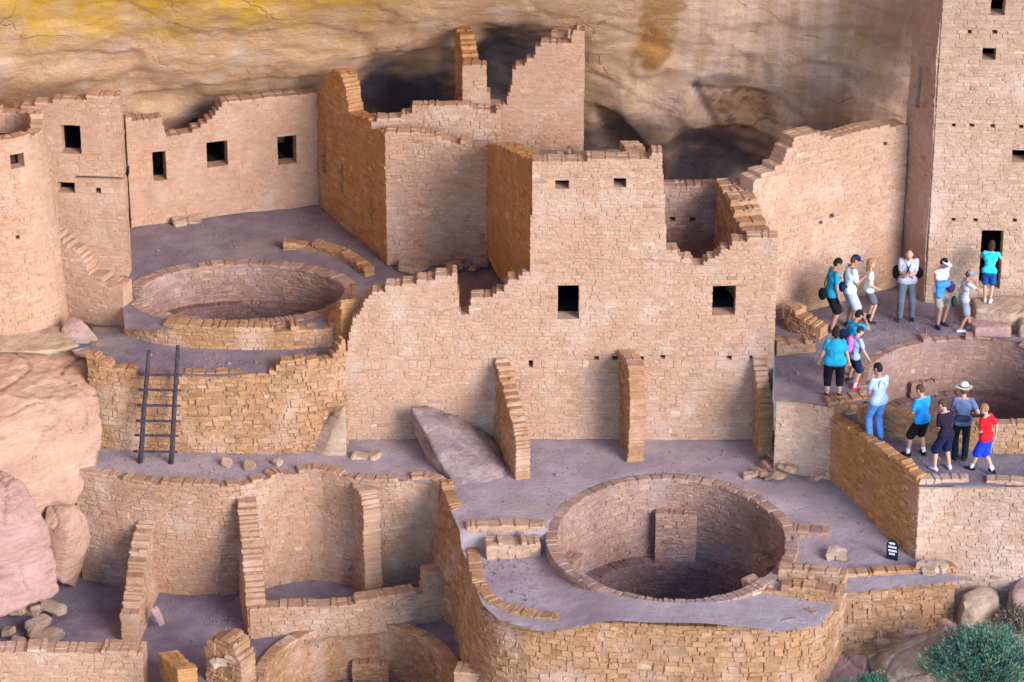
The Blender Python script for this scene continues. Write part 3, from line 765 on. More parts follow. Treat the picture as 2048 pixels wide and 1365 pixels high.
# --- round tower at the left edge
zt = Z_STRIP - 0.1
tc = onZ(4, 688, zt); tcx, tcy = tc.x, tc.y + 1.33
ring = [(tcx - 1.33 * math.cos(a), tcy - 1.33 * math.sin(a)) for a in [math.pi * 2 * k / 24 for k in range(24)]]
tower_path = [Vector((x, y, 0)) for x, y in ring]
ztop_t = z_at(tcx, tcy - 1.1, 284)
def tapered_tower():
    path = Path(ring, True)
    hls = []
    for h in [(28, 315, 62, 343), (25, 474, 34, 482)]:
        best = []
        for px in (h[0], h[2]):
            c = min(range(401), key=lambda i: (abs(proj(*(path.at(path.L * i / 400)[0]), 3.5)[0] - px) if path.at(path.L * i / 400)[1].y < 0 else 1e9))
            best.append(path.L * c / 400)
        zc0, zc1 = z_at(tcx, tcy - 1.1, h[3]), z_at(tcx, tcy - 1.1, h[1])
        hls.append((min(best), max(best), zc0, zc1))
    mb = masonry(path, lambda u: zt, lambda u: ztop_t + 0.06 * math.sin(u * 3), 0.35, "plaster", hls, 0.0, 0.05, 15)
    mb.v = [(tcx + (x - tcx) * (1 - 0.045 * (z - zt)), tcy + (y - tcy) * (1 - 0.045 * (z - zt)), z) for x, y, z in mb.v]
    ob = mb.build("round_tower", ADOBE, None, Vector((tcx, tcy, zt)))
    tag(ob, "tapering round stone tower with one small window at the left edge", "tower")
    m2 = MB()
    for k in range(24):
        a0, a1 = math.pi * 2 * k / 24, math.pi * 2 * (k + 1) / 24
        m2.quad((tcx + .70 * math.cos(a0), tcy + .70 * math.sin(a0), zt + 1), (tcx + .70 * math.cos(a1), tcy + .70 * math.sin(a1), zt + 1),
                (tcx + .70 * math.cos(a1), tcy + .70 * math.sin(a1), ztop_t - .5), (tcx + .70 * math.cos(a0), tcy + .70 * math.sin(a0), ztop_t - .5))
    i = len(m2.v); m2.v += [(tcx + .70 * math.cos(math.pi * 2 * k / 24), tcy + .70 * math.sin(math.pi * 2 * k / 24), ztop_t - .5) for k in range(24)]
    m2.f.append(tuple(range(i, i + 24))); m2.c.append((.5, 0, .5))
    w = m2.build("tower_room", ROOM_SHADE, ob, Vector((tcx, tcy, zt + 1)))
    return ob
tapered_tower()

wall("broken_wall", [onZ(112, 625, Z_STRIP), onZ(190, 640, Z_STRIP), onZ(249, 652, Z_STRIP)], Z_STRIP - 0.1, [(112, 470), (130, 490), (150, 502), (168, 522), (180, 556), (205, 562), (230, 573), (251, 582)], 0.4, "plaster", ADOBE,
     "broken wall stepping down from the round tower to the upper pit", "wall", seed=16)

# --- right tower and long wall
rtw = empty("square_tower", onZ(1960, 615, Z_PLAZA), "tall square tower with a dark doorway at the right edge behind the visitors", "tower")
q0, q1, q2 = onZ(1797, 566, Z_PLAZA), onZ(1849, 607, Z_PLAZA), onZ(2150, 612, Z_PLAZA)
wall("front_wall", [Vector((q1.x, q1.y, 0)), Vector((q2.x, q2.y, 0))], Z_PLAZA - 0.1, [(1700, -140), (2300, -140)], 0.45, "fine", PALE, parent=rtw, seed=17,
     holes=[(1983, -20, 2010, 32), (1965, 97, 1991, 119), (2025, 300, 2062, 326), (1960, 460, 2003, 577),
            (1936, 62, 1943, 70), (1985, 62, 1994, 70), (1903, 249, 1911, 256), (1939, 249, 1947, 256), (1981, 249, 1990, 257), (2038, 250, 2046, 257),
            (1903, 437, 1910, 444), (1947, 437, 1954, 444), (2026, 437, 2033, 444)], jag=0.02)
wall("side_wall", [Vector((q0.x, q0.y, 0)), Vector((q1.x - 0.01, q1.y + 0.03, 0))], Z_PLAZA - 0.1, [(0, -140), (1, -140)], 0.42, "plaster", PALE, parent=rtw, by="t", seed=18, holes=[(1833, 132, 1843, 215)], room=0)
wall("stone_wall", [onZ(1496, 659, Z_PLAZA), onZ(1556, 640, Z_PLAZA), onZ(1680, 605, Z_PLAZA), onZ(1800, 572, Z_PLAZA)], Z_PLAZA - 0.1,
     [(1436, 376), (1452, 366), (1478, 361), (1502, 366), (1522, 352), (1545, 346), (1548, 336), (1562, 330), (1570, 304), (1580, 300), (1590, 272), (1615, 266), (1660, 274), (1700, 272), (1722, 262), (1792, 252)], 0.45, "fine", PINK,
     "long stepped wall rising behind the group of visitors", "wall", seed=19, holes=[(1660, 428, 1668, 437), (1638, 443, 1645, 450), (1768, 285, 1774, 293)], jag=0.06)

# --- broken room right of the tower
br = empty("ruined_room", onY(1400, 505, 2.0), "ruined open room with collapsed sloping wall between the square house and the long wall", "building")
zb1 = 0.4
wall("back_wall", [onY(1322, 500, 2.9), onY(1446, 500, 2.9)], zb1, [(1320, 374), (1440, 372)], 0.35, "course", KIVA, parent=br, seed=20, holes=[(1340, 433, 1350, 442), (1381, 435, 1391, 444)], jag=0.04)
s0, s1 = onY(1432, 420, 2.75), onY(1489, 480, 0.46)
wall("side_wall", [Vector((s0.x, s0.y, 0)), Vector((s1.x, s1.y, 0))], 0.0, [(0, 366), (0.3, 382), (0.6, 418), (1, 474)], 0.60, "rubble", TAN, parent=br, by="t", seed=21, jag=0.08)

# --- buttress walls on the middle terrace
G1 = "buttress walls on the middle terrace"
def spur(a, b, z, top, th, mat, label, seed, group, style="course", zl=None):
    p, q = onZ(*a, z), onZ(*b, z)
    return wall("buttress_wall", [Vector((p.x, p.y, 0)), Vector((q.x, q.y, 0))], z - 0.05, top, th, style, mat, label, "wall", group, by="t", seed=seed, jag=0.05)
spur((988, 878), (1035, 962), Z_T2, [(0, 712), (0.3, 760), (0.6, 805), (0.85, 850), (1, 905)], 0.30, TAN, "sloping buttress wall on the terrace next to the big dark boulder", 24, G1)
spur((1236, 878), (1256, 926), Z_T2, [(0, 706), (0.6, 716), (1, 738)], 0.34, TAN, "narrow upright buttress wall between two floor bays under the house", 25, G1)
spur((1500, 872), (1516, 918), Z_T2, [(0, 703), (0.4, 735), (0.8, 790), (1, 815)], 0.28, TAN, "buttress wall at the right end of the house front", 26, G1)

# --- terrace below the visitors
zq = Z_T2
wall("retaining_wall", [onZ(1546, 948, zq), onZ(1600, 950, zq), onZ(1660, 962, zq)], zq, [(1540, 800), (1600, 804), (1665, 812)], 0.24, "course", PALE, "pale retaining wall under the woman in black trousers", "wall", "retaining walls", seed=27)
wall("retaining_wall", [onZ(1655, 960, zq), onZ(1690, 988, zq), onZ(1742, 1034, zq), (1788, 1072), onZ(1832, 1096, zq)] if False else [onZ(1655, 960, zq), onZ(1692, 988, zq), onZ(1742, 1033, zq), onZ(1790, 1072, zq), onZ(1832, 1098, zq)],
     zq - 0.4, [(1650, 828), (1700, 857), (1760, 897), (1810, 932), (1840, 964)], 0.24, "course", OCHRE_BOUNCE, "curving ochre retaining wall left of the path with the boys", "wall", "retaining walls", seed=28, jag=0.06)
wall("retaining_wall", [onZ(1831, 1098, zq), onZ(1930, 1094, zq), onZ(2150, 1112, zq)], zq - 1.2, [(1830, 964), (1900, 962), (2048, 968), (2200, 972)], 0.24, "course", PALE, "straight tan retaining wall below the boys on the path", "wall", "retaining walls", seed=29)
wall("step_wall", [onZ(1655, 838, Z_PATH), onZ(1738, 826, Z_PATH)], Z_PATH - 0.1, [(1650, 808), (1740, 800)], 0.3, "rubble", TAN, "low stone step between the plaza and the path", "wall", seed=30)

# --- kivas
def kiva(geo, depth, label, seed, mat=KIVA, style="course", thick=0.24, parts=(), group="round pits", rim=0.03, tilt=0.0, bench_part=0.42):
    cx, cy, rx, ry, z = geo
    root = empty("kiva", Vector((cx, cy, z - depth)), label, "kiva", group)
    ring = [(cx - rx * math.cos(a), cy + ry * math.sin(a)) for a in [math.pi * 2 * k / 20 for k in range(20)]]
    path = Path(ring, True)
    if path.at(0)[1].x < 0: ring.reverse(); path = Path(ring, True)
    def zt(u):
        p, _ = path.at(u); return z + rim + tilt * (p.y - cy)
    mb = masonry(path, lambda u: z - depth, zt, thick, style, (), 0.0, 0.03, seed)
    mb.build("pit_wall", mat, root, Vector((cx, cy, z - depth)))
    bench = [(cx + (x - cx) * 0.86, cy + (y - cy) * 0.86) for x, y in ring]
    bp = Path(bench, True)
    masonry(bp, lambda u: z - depth, lambda u: z - depth + depth * bench_part, 0.4, style, (), 0, 0.02, seed + 1).build("bench", SOOTY_SHADED, root, Vector((cx, cy, z - depth)))
    fl = MB()
    fl.v = [(cx, cy, z - depth + 0.02)] + [(cx + rx * 1.02 * math.cos(a), cy + ry * 1.02 * math.sin(a), z - depth + 0.02) for a in [math.pi * 2 * k / 40 for k in range(40)]]
    fl.f = [(0, 1 + k, 1 + (k + 1) % 40) for k in range(40)]; fl.c = [(.5, 0, .5)] * 40
    fl.build("pit_floor", DUST, root, Vector((cx, cy, z - depth)))
    for k, (ang, w, d, h) in enumerate(parts):        # pilasters
        a = R(ang); n = Vector((math.cos(a), math.sin(a))); t = Vector((-n.y, n.x))
        e = Vector((cx + rx * n.x * 1.0, cy + ry * n.y * 1.0)); nn = Vector((e.x - cx, e.y - cy)).normalized(); t = Vector((-nn.y, nn.x))
        c = e - nn * d
        masonry(Path([tuple(c + t * w / 2), tuple(c - t * w / 2)] if (Path([tuple(c + t * w / 2), tuple(c - t * w / 2)]).N[0].dot(-nn) > 0) else [tuple(c - t * w / 2), tuple(c + t * w / 2)]),
                lambda u: z - depth, lambda u: z - depth + h, d + 0.2, style, (), 0, 0.01, seed + 5 + k).build("pilaster", mat, root, Vector((c.x, c.y, z - depth)))
    return root
kiva(KA, 3.2, "round sunken kiva in the middle terrace with a stone rim", 40, KIVA, "course", parts=[(84, 0.9, 0.28, 2.45), (20, 0.7, 0.3, 2.2), (160, 0.7, 0.3, 2.2)])
kiva(KB, 2.2, "round pale plastered kiva behind the boys at the right edge", 50, KIVA, "plaster", parts=[(110, 0.7, 0.2, 1.3)])
kiva(KC, 2.1, "oval sunken kiva on the upper plaza near the round tower", 60, KIVA, "course", thick=0.30, bench_part=0.58, parts=[(88, 0.5, 0.2, 1.2), (40, 0.6, 0.2, 1.2), (140, 0.6, 0.2, 1.2)])
kiva(KD, 2.2, "round kiva cut by the bottom edge below the lower rooms", 70, TAN, "course", parts=[(85, 0.8, 0.25, 1.4)])

# outside faces round the pits
wall("curb_wall", [onZ(248, 668, Z_STRIP), onZ(330, 692, Z_STRIP), onZ(450, 700, Z_STRIP), onZ(560, 700, Z_STRIP), onZ(690, 690, Z_STRIP)], Z_STRIP - 0.1, [(246, 649), (330, 652), (450, 656), (560, 660), (650, 656), (695, 645)], 0.35, "course", TAN,
     "low curved curb wall in front of the oval upper kiva", "wall", seed=80)
wall("curb_wall", [onZ(1715, 848, Z_PATH), onZ(1762, 867, Z_PATH), onZ(1834, 887, Z_PATH), onZ(1900, 898, Z_PATH), onZ(1990, 906, Z_PATH), onZ(2120, 908, Z_PATH)], Z_PATH - 0.1,
     [(1712, 815), (1762, 822), (1830, 836), (1900, 845), (1990, 852), (2120, 850)], 0.24, "course", TAN, "low curved wall behind the boys on the path", "wall", seed=81)
wall("stone_curb", [onZ(566, 502, Z_U), onZ(620, 502, Z_U), onZ(680, 522, Z_U), onZ(728, 556, Z_U)], Z_U - 0.05, [(560, 488), (620, 489), (680, 508), (735, 545)], 0.25, "rubble", TAN, "thin curved stone curb on the upper plaza floor", "curb", seed=82)
wall("curved_bench", [onZ(1566, 655, Z_PLAZA), onZ(1590, 668, Z_PLAZA), onZ(1638, 682, Z_PLAZA)], Z_PLAZA - 0.05, [(1560, 606), (1575, 612), (1600, 640), (1640, 668)], 0.35, "rubble", TAN, "small curved stone wall beside the corner of the house", "wall", seed=83)
wall("step_wall", [onZ(1552, 712, Z_PLAZA), onZ(1632, 706, Z_PLAZA)], Z_PLAZA - 0.05, [(1550, 690), (1640, 688)], 0.35, "course", TAN, "low straight stone step left of the woman in teal", "wall", seed=84)

# --- ladder wall
wall("retaining_wall", [onZ(185, 892, Z_T2), onZ(240, 902, Z_T2), onZ(350, 908, Z_T2), onZ(480, 908, Z_T2), onZ(600, 905, Z_T2), onZ(698, 888, Z_T2)], Z_T2 - 0.1,
     [(180, 712), (215, 728), (280, 748), (350, 750), (450, 752), (545, 744), (556, 728), (600, 722), (660, 718), (700, 655)], 0.24, "rubble", TAN, "rough rubble retaining wall behind the ladder", "wall", "retaining walls", seed=85, jag=0.08)

# --- lower wall with rooms
LWp = [(150, 938), (220, 950), (300, 962), (400, 968), (440, 970), (510, 961), (560, 947), (630, 938), (700, 951), (760, 959), (850, 953), (880, 966)]
retaining("retaining_wall", [(a, b + 4) for a, b in LWp], Z_T2 + 0.03, Z_T2 - Z_F + 0.1, thick=0.26, style="course", mat=WARM, label="long wavy retaining wall behind the lower rooms", cat="wall", group="retaining walls", seed=86)
G2 = "dividing walls of the lower rooms"
def zpx(z, a):  # foot of the lower wall at that px, on the court
    y = lerp_list(LWp, a); p = onZ(a, y, Z_T2); return proj(p.x, p.y, z)
spur((290, zpx(Z_F, 290)[1] - 6), (246, 1288), Z_F, [(0, 1022), (0.25, 1075), (0.6, 1150), (0.85, 1205), (1, 1230)], 0.36, WARM, "leftmost dividing wall with a sloping top in the lower court", 87, G2, "rubble")
spur((478, zpx(Z_F, 478)[1] - 6), (497, 1276), Z_F, [(0, 975), (0.3, 1020), (0.7, 1130), (1, 1225)], 0.40, WARM, "dividing wall with sloping top at the left of the two lower rooms", 88, G2)
spur((698, zpx(Z_F, 698)[1] - 6), (732, 1207), Z_F, [(0, 950), (0.75, 985), (1, 1024)], 0.38, WARM, "dividing wall with upright end between the two lower rooms", 89, G2, "course")
wall("room_front_wall", [onZ(500, 1276, Z_F), onZ(700, 1268, Z_F), onZ(820, 1252, Z_F), onZ(915, 1232, Z_F)], Z_F - 0.05, [(500, 1218), (700, 1207), (780, 1194), (848, 1184), (852, 1145), (880, 1140), (884, 1122), (920, 1118)], 0.35, "course", WARM,
     "low front wall of the two lower rooms rising at its right end", "wall", seed=90)

# --- retaining wall round the big kiva terrace
RWp = [(876, 962), (900, 1015), (922, 1060), (936, 1098), (948, 1142), (968, 1182), (1002, 1212), (1080, 1232), (1200, 1243), (1300, 1245), (1450, 1250), (1560, 1247), (1640, 1222), (1690, 1175)]
pts = [onZ(a - (4 if b < 1200 else 0), b + (0 if b < 1100 else 6), Z_T2 if i < 2 else Z_T2B) for i, (a, b) in enumerate(RWp)]
wall("retaining_wall", [Vector((p.x, p.y, 0)) for p in pts], Z_T2B - 4.2, [(0, Z_T2 + 0.05), (0.10, Z_T2 + 0.03), (0.14, Z_T2B + 0.03), (1, Z_T2B + 0.05)], 0.24, "rubble", TAN, "great curving retaining wall under the big round kiva", "wall", "retaining walls", by="z", seed=91, batter=0.05)
wall("cross_wall", [onZ(932, 1090, Z_T2B), onZ(1090, 1086, Z_T2B)], Z_T2B - 0.05, [(930, 1058), (1092, 1054)], 0.3, "course", PINK, "low cross wall with a stone step left of the big kiva", "wall", seed=92)
wall("stone_step", [onZ(972, 1118, Z_T2B), onZ(1082, 1112, Z_T2B)], Z_T2B - 0.05, [(970, 1092), (1084, 1086)], 0.42, "rubble", PINK, "stone block step against the low cross wall", "step", seed=93)
wall("retaining_wall", [Vector((p.x, p.y, 0)) for p in [onZ(1690, 1158, Z_T2 - .25), onZ(1790, 1152, Z_T2 - .25), onZ(1912, 1142, Z_T2 - .25)]], Z_T2 - 3.2, [(0, Z_T2 - .2), (1, Z_T2 - .2)], 0.24, "rubble", TAN, "square ended retaining wall below the small black sign", "wall", "retaining walls", by="z", seed=94)
# small recess by the kiva
zn = Z_T2 - .05
wall("niche_wall", [onZ(1582, 1062 + 55, zn - 0.66), onZ(1655, 1068 + 55, zn - 0.66)], zn - 0.7, [(1578, 1058), (1660, 1064)], 0.3, "fine", KIVA, "low brickwork wall of the side niche right of the big kiva", "wall", seed=95)
wall("low_wall", [onZ(1555, 1168, Z_T2 - .2), onZ(1620, 1172, Z_T2 - .2), onZ(1688, 1182, Z_T2 - .2)], Z_T2 - .3, [(1550, 1140), (1620, 1146), (1690, 1155)], 0.3, "rubble", TAN, "upper of two low stone tiers at the right rim of the big kiva", "wall", seed=96)
wall("low_wall", [onZ(1500, 1202, Z_T2 - .3), onZ(1600, 1206, Z_T2 - .3), onZ(1680, 1214, Z_T2 - .3)], Z_T2 - .4, [(1500, 1182), (1600, 1180), (1690, 1190)], 0.3, "rubble", TAN, "lower of two low stone tiers at the right rim of the big kiva", "wall", seed=97)

# --- bottom left low walls
wall("low_wall", [onZ(-60, 1380, Z_F), onZ(150, 1378, Z_F), onZ(290, 1384, Z_F)], Z_F - 0.6, [(-60, 1308), (150, 1306), (292, 1308)], 0.45, "course", ROCK_PINK and PINK, "low wall along the bottom left corner", "wall", seed=98)
wall("low_wall", [onZ(318, 1352, Z_F), onZ(362, 1440, Z_F)], Z_F - 0.6, [(0, 1308), (1, 1345)], 0.4, "course", OCHRE_BOUNCE, "short ochre sided wall stub at the bottom edge", "wall", seed=99, by="t")
wall("wall_stub", [onZ(412, 1360, Z_F), onZ(486, 1385, Z_F)], Z_F - 0.4, [(408, 1290), (430, 1282), (450, 1278), (468, 1300), (490, 1345)], 0.5, "rubble", TAN, "crumbling stub of rubble wall beside the bottom kiva", "wall", seed=100)
wall("low_wall", [onZ(908, 1390, Z_F), onZ(1010, 1400, Z_F)], Z_F - 0.4, [(900, 1340), (1015, 1350)], 0.4, "course", PINK, "short block wall at the bottom edge right of the bottom kiva", "wall", seed=101)

# ================================================================== ROCKS
def hull_rock(name, pts, mat, label, cat="boulder", group=None, voxel=0.06, amp=0.10, smooth=3, seed=0, freq=0.9):
    bm = bmesh.new()
    for p in pts: bm.verts.new(p)
    r_ = bmesh.ops.convex_hull(bm, input=bm.verts)
    junk = [e for e in r_["geom_interior"] if isinstance(e, bmesh.types.BMVert)]
    if junk: bmesh.ops.delete(bm, geom=junk, context='VERTS')
    bmesh.ops.recalc_face_normals(bm, faces=bm.faces)
    me = evaluate(bm, [('REMESH', dict(mode='VOXEL', voxel_size=voxel)), ('SMOOTH', dict(factor=0.5, iterations=smooth))])
    c = sum((Vector(p) for p in pts), Vector()) / len(pts); c.z = min(p[2] for p in pts)
    nrm = [v.normal.copy() for v in me.vertices]
    for v, n in zip(me.vertices, nrm):
        q = v.co
        e = fbm(q * freq + Vector((seed, 0, 0)), 4) * amp * 1.6 + fbm(q * freq * 5 + Vector((0, seed, 0)), 4) * amp * 0.5 - amp * 0.7 * sstep(0.035, 0.0, abs(nz(q.x * .8 + seed, q.y * .8, q.z * 1.3)))
        v.co = q + n * e - c
    finish_smooth(me)
    o = mesh_obj(name, me, mat); o.location = c
    return tag(o, label, cat, group)

Y, Zp = onY, onZ
hull_rock("boulder", [Zp(-120, 702, -.5), Zp(120, 690, -.55), Zp(178, 716, -.7), Y(196, 790, -.5), Y(207, 880, -.9), Y(190, 915, -1.2), Y(152, 945, -1.7), Y(150, 1010, -2.0), Y(100, 1070, -2.3), Y(30, 955, -2.7), Y(-120, 900, -2.8),
                      Y(-120, 780, -1.2), Y(60, 800, -1.3), Y(150, 800, -1.0), Y(60, 1190, -1.8), Y(-120, 1190, -1.8), Y(150, 1060, -.6), Y(190, 900, .4), Y(-120, 900, .8)], ROCK_PINK,
          "huge smooth pinkish boulder under the round tower, left of the ladder wall", amp=0.13, seed=3)
hull_rock("boulder", [Y(-120, 925, -3.0), Y(12, 942, -3.0), Y(48, 962, -3.2), Y(92, 1050, -3.5), Y(112, 1120, -3.6), Y(118, 1185, -3.6), Y(62, 1212, -4.3), Y(-10, 1240, -4.6), Y(-120, 1260, -4.7), Y(-120, 1000, -4.3), Y(20, 1040, -4.2),
                      Y(90, 1120, -1.8), Y(-120, 1120, -1.5)], ROCK_ROSE, "big rose coloured boulder at the lower left edge", amp=0.12, seed=9)
hull_rock("boulder", [Y(118, 1020, -2.6), Y(150, 1008, -2.5), Y(176, 1040, -2.3), Y(182, 1075, -2.3), Y(160, 1120, -2.6), Y(125, 1165, -2.8), Y(90, 1140, -2.9), Y(84, 1050, -2.8), Y(92, 1010, -2.4), Y(140, 1070, -3.1), Y(140, 1070, -1.6), Y(150, 1180, -1.8)], ROCK_PINK,
          "rounded egg shaped boulder wedged beside the lower court wall", amp=0.06, seed=5, voxel=0.045)
hull_rock("rock_ledge", [Zp(-100, 700, -.42), Zp(80, 706, -.42), Zp(165, 690, -.42), Zp(-100, 664, -.35), Zp(120, 650, -.35), Zp(-100, 706, -.7), Zp(110, 716, -.7)], ROCK_TAN, "thin flat rock ledge under the round tower", "rock", voxel=0.04, amp=0.05, seed=6)
hull_rock("rock_ledge", [Zp(118, 660, -.3), Zp(140, 628, -.1), Zp(165, 640, -.12), Zp(184, 668, -.42), Zp(150, 690, -.5), Zp(205, 690, -.5), Zp(130, 680, -.6)], ROCK_MAUVE, "pointed grey rock leaning on the foot of the round tower", "rock", voxel=0.035, amp=0.04, seed=8)
hull_rock("rock_ledge", [Zp(140, 700, -.45), Zp(205, 680, -.42), Zp(240, 706, -.45), Zp(200, 722, -.45), Zp(150, 712, -.6), Zp(235, 715, -.65)], ROCK_TAN, "low pale slab between the round tower and the ladder wall", "rock", voxel=0.035, amp=0.04, seed=12)
hull_rock("boulder", [Y(821, 814, -.55), Y(850, 812, -.25), Y(905, 828, -.12), Y(965, 862, -.15), Y(1000, 900, -.2), Zp(1034, 955, Z_T2 - .05), Zp(985, 985, Z_T2 - .1), Zp(915, 985, Z_T2 - .1), Zp(862, 940, Z_T2 - .1), Zp(838, 890, Z_T2 - .1), Y(826, 860, -.5),
                      Zp(1010, 890, Z_T2 - .1), Y(880, 900, -1.1)], ROCK_DARK, "big dark purplish boulder leaning on the house front wall", amp=0.05, seed=14, voxel=0.045, smooth=1, freq=1.6)
hull_rock("leaning_slab", [Y(690, 806, -.62), Y(682, 812, -.55), Zp(598, 886, Z_T2), Zp(612, 896, Z_T2), Zp(642, 916, Z_T2 - .05), Zp(655, 918, Z_T2 - .05), Zp(694, 918, Z_T2 - .05), Zp(690, 895, Z_T2), Y(693, 850, -.5)], ROCK_TAN,
          "triangular brown slab leaning at the right end of the ladder wall", "rock", amp=0.025, seed=17, voxel=0.03, smooth=1)
hull_rock("flat_stone", [Y(300, 1212, -3.6), Y(315, 1208, -3.5), Y(330, 1250, -3.9), Y(318, 1256, -3.9), Y(300, 1222, -3.7), Y(330, 1240, -3.7)], ROCK_MAUVE, "pale flat stone propped beside the sloping dividing wall", "stone", voxel=0.02, amp=0.01, seed=18, smooth=1)
hull_rock("dark_stone", [Zp(1562, 1240, Z_T2B + .18), Zp(1590, 1232, Z_T2B + .2), Zp(1618, 1246, Z_T2B + .12), Zp(1600, 1262, Z_T2B), Zp(1570, 1256, Z_T2B), Zp(1580, 1240, Z_T2B - .1), Zp(1610, 1250, Z_T2B - .1)], ROCK_DARK, "dark purple stone on top of the curving retaining wall", "stone", voxel=0.03, amp=0.03, seed=19, smooth=1)

# hillside at the lower right
ya = onZ(1980, 1115, -3.3).y
def hill(x, y):
    return -3.35 - 0.42 * max(ya - 1.2 - y, 0) - 0.36 * max(9.4 - x, 0) - 0.12 * max(ya - y, 0) + 0.16 * fbm(Vector((x * .8, y * .8, 3)), 4)
ground("hillside", None, -4, SLOPE, xy=[(6.6, ya + 2.4), (16, ya + 2.4), (16, ya - 9), (3.0, ya - 9), (3.0, ya - 5.4), (7.0, ya - 1.2)], zf=hill, amp=0.05)
def on_hill(px, py):
    z = -3.5
    for _ in range(8):
        p = onZ(px, py, z); z = hill(p.x, p.y)
    return onZ(px, py, z)
def hill_rock(outline, h, mat, label, seed, amp=0.08):
    pts = []
    cx = sum(a for a, b in outline) / len(outline); cy = sum(b for a, b in outline) / len(outline)
    for a, b in outline:
        p = on_hill(a, b); pts.append(p - Vector((0, 0, 0.25)))
        q = on_hill(cx + (a - cx) * .8, cy + (b - cy) * .8); pts.append(q + Vector((0, 0, h * (0.75 + 0.5 * random.random()))))
    return hull_rock("boulder", pts, mat, label, amp=amp, seed=seed, voxel=0.05, smooth=2)
hill_rock([(1740, 1330), (1850, 1272), (1905, 1262), (1900, 1330), (1860, 1385), (1760, 1390)], 0.28, ROCK_TAN, "broad tan rock slab sloping beside the green shrub", 21)
hill_rock([(1915, 1205), (1960, 1190), (2000, 1195), (2005, 1225), (1950, 1245), (1915, 1232)], 0.25, ROCK_TAN, "pale blocky rock above the green shrub", 22)
hill_rock([(2010, 1195), (2060, 1180), (2100, 1215), (2060, 1255), (2015, 1245)], 0.45, ROCK_MAUVE, "grey rock at the right edge above the shrub", 23)
hill_rock([(1600, 1330), (1690, 1318), (1745, 1322), (1740, 1360), (1640, 1390)], 0.2, ROCK_MAUVE, "low grey rock at the foot of the square ended retaining wall", 24)

# rocks by the tower doorway
def ledge(outline, z, h, mat, label, seed):
    pts = [Zp(a, b, z + h) for a, b in outline]
    pts += [Vector((p.x, p.y - .05, z - .1)) for p in pts]
    return hull_rock("rock_ledge", pts, mat, label, "rock", voxel=0.045, amp=0.045, seed=seed, smooth=2)
ledge([(1945, 596), (2000, 590), (2090, 592), (2090, 622), (2020, 628), (1950, 618)], Z_PLAZA, 0.42, ROCK_TAN, "upper rock step under the tower doorway", 31)
ledge([(1930, 622), (1990, 630), (2024, 640), (2020, 656), (1950, 655), (1935, 640)], Z_PLAZA, 0.2, ROCK_MAUVE, "lower flat rock step beside the boy with the green bag", 32)
ledge([(2035, 612), (2100, 610), (2110, 660), (2040, 650)], Z_PLAZA, 0.3, ROCK_TAN, "rock at the right edge near the tower doorway", 33)

# loose stones: one kind, copied
def make_block(seed, mat):
    rnd = random.Random(seed); bm = bmesh.new()
    bmesh.ops.create_cube(bm, size=1)
    for v in bm.verts: v.co = Vector((v.co.x * rnd.uniform(.8, 1.1), v.co.y * rnd.uniform(.75, 1.1), v.co.z * rnd.uniform(.7, 1.1))) + Vector((rnd.uniform(-.12, .12), rnd.uniform(-.12, .12), rnd.uniform(-.1, .1)))
    bmesh.ops.bevel(bm, geom=bm.edges, offset=0.09, segments=2, affect='EDGES')
    me = bpy.data.meshes.new("loose_stone"); bm.to_mesh(me); bm.free(); me.materials.append(mat)
    return me
BLOCKS = [make_block(k, m) for k, m in enumerate([ROCK_TAN, ROCK_TAN, ROCK_PINK, ROCK_TAN, ROCK_TAN])]
rs = random.Random(4)
def stones(area, z, n, size, label, group, pile=0.0):
    (x0, y0, x1, y1) = area
    for k in range(n):
        px, py = rs.uniform(x0, x1), rs.uniform(y0, y1)
        s = rs.uniform(*size); p = on_hill(px, py) if z == "hill" else Zp(px, py, z)
        o = bpy.data.objects.new("loose_stone", BLOCKS[rs.randrange(5)]); COL.objects.link(o)
        o.location = (p.x, p.y, p.z + s * .22 + pile * rs.random()); o.scale = (s * rs.uniform(.9, 1.5), s, s * rs.uniform(.5, .8))
        o.rotation_euler = (rs.uniform(-.25, .25), rs.uniform(-.25, .25), rs.uniform(0, 3.1))
        tag(o, label, "stone", group)
stones((1545, 915, 1655, 975), Z_T2, 22, (.10, .24), "angular block in the rubble heap at the foot of the pale retaining wall", "rubble heap by the pale retaining wall", 0.2)
stones((1490, 935, 1550, 962), Z_T2, 8, (.12, .26), "small block in the rubble strip by the right buttress", "rubble strip by the right buttress", 0.06)
stones((1495, 1165, 1570, 1205), Z_T2 - .25, 12, (.14, .28), "broken stone tumbled on the right rim of the big kiva", "stones on the kiva rim", 0.1)
stones((8, 1225, 110, 1290), Z_F, 14, (.16, .40), "loose stone in the pile under the rose boulder", "stone pile under the rose boulder", 0.2)
stones((345, 440, 412, 452), Z_U, 3, (.22, .36), "flat stone on the plaza under the three windows", "stones under the three windows")
stones((780, 536, 962, 548), Z_U, 14, (.16, .30), "dark block in the rubble line behind the front wall", "rubble line behind the front wall", 0.12)
stones((410, 925, 560, 940), Z_T2, 3, (.14, .26), "small flat stone on the ledge by the ladder", "stones on the ladder ledge")
stones((700, 912, 750, 924), Z_T2, 2, (.22, .34), "flat slab on the ledge between the leaning slab and the dark boulder", "slabs on the ledge")
stones((1645, 1095, 1702, 1116), Z_T2 - .2, 3, (.2, .3), "squared block lying near the black sign", "blocks near the sign")
stones((1830, 1125, 1895, 1146), Z_T2 - .25, 5, (.16, .3), "rough stone at the end of the square ended wall", "stones at the wall end", .05)
stones((1700, 1240, 2040, 1300), "hill", 16, (.12, .35), "weathered stone on the slope round the shrubs", "stones on the slope")
stones((415, 1290, 485, 1350), Z_F + .5, 7, (.16, .26), "fallen stone on the crumbling wall stub", "stones on the wall stub", .3)
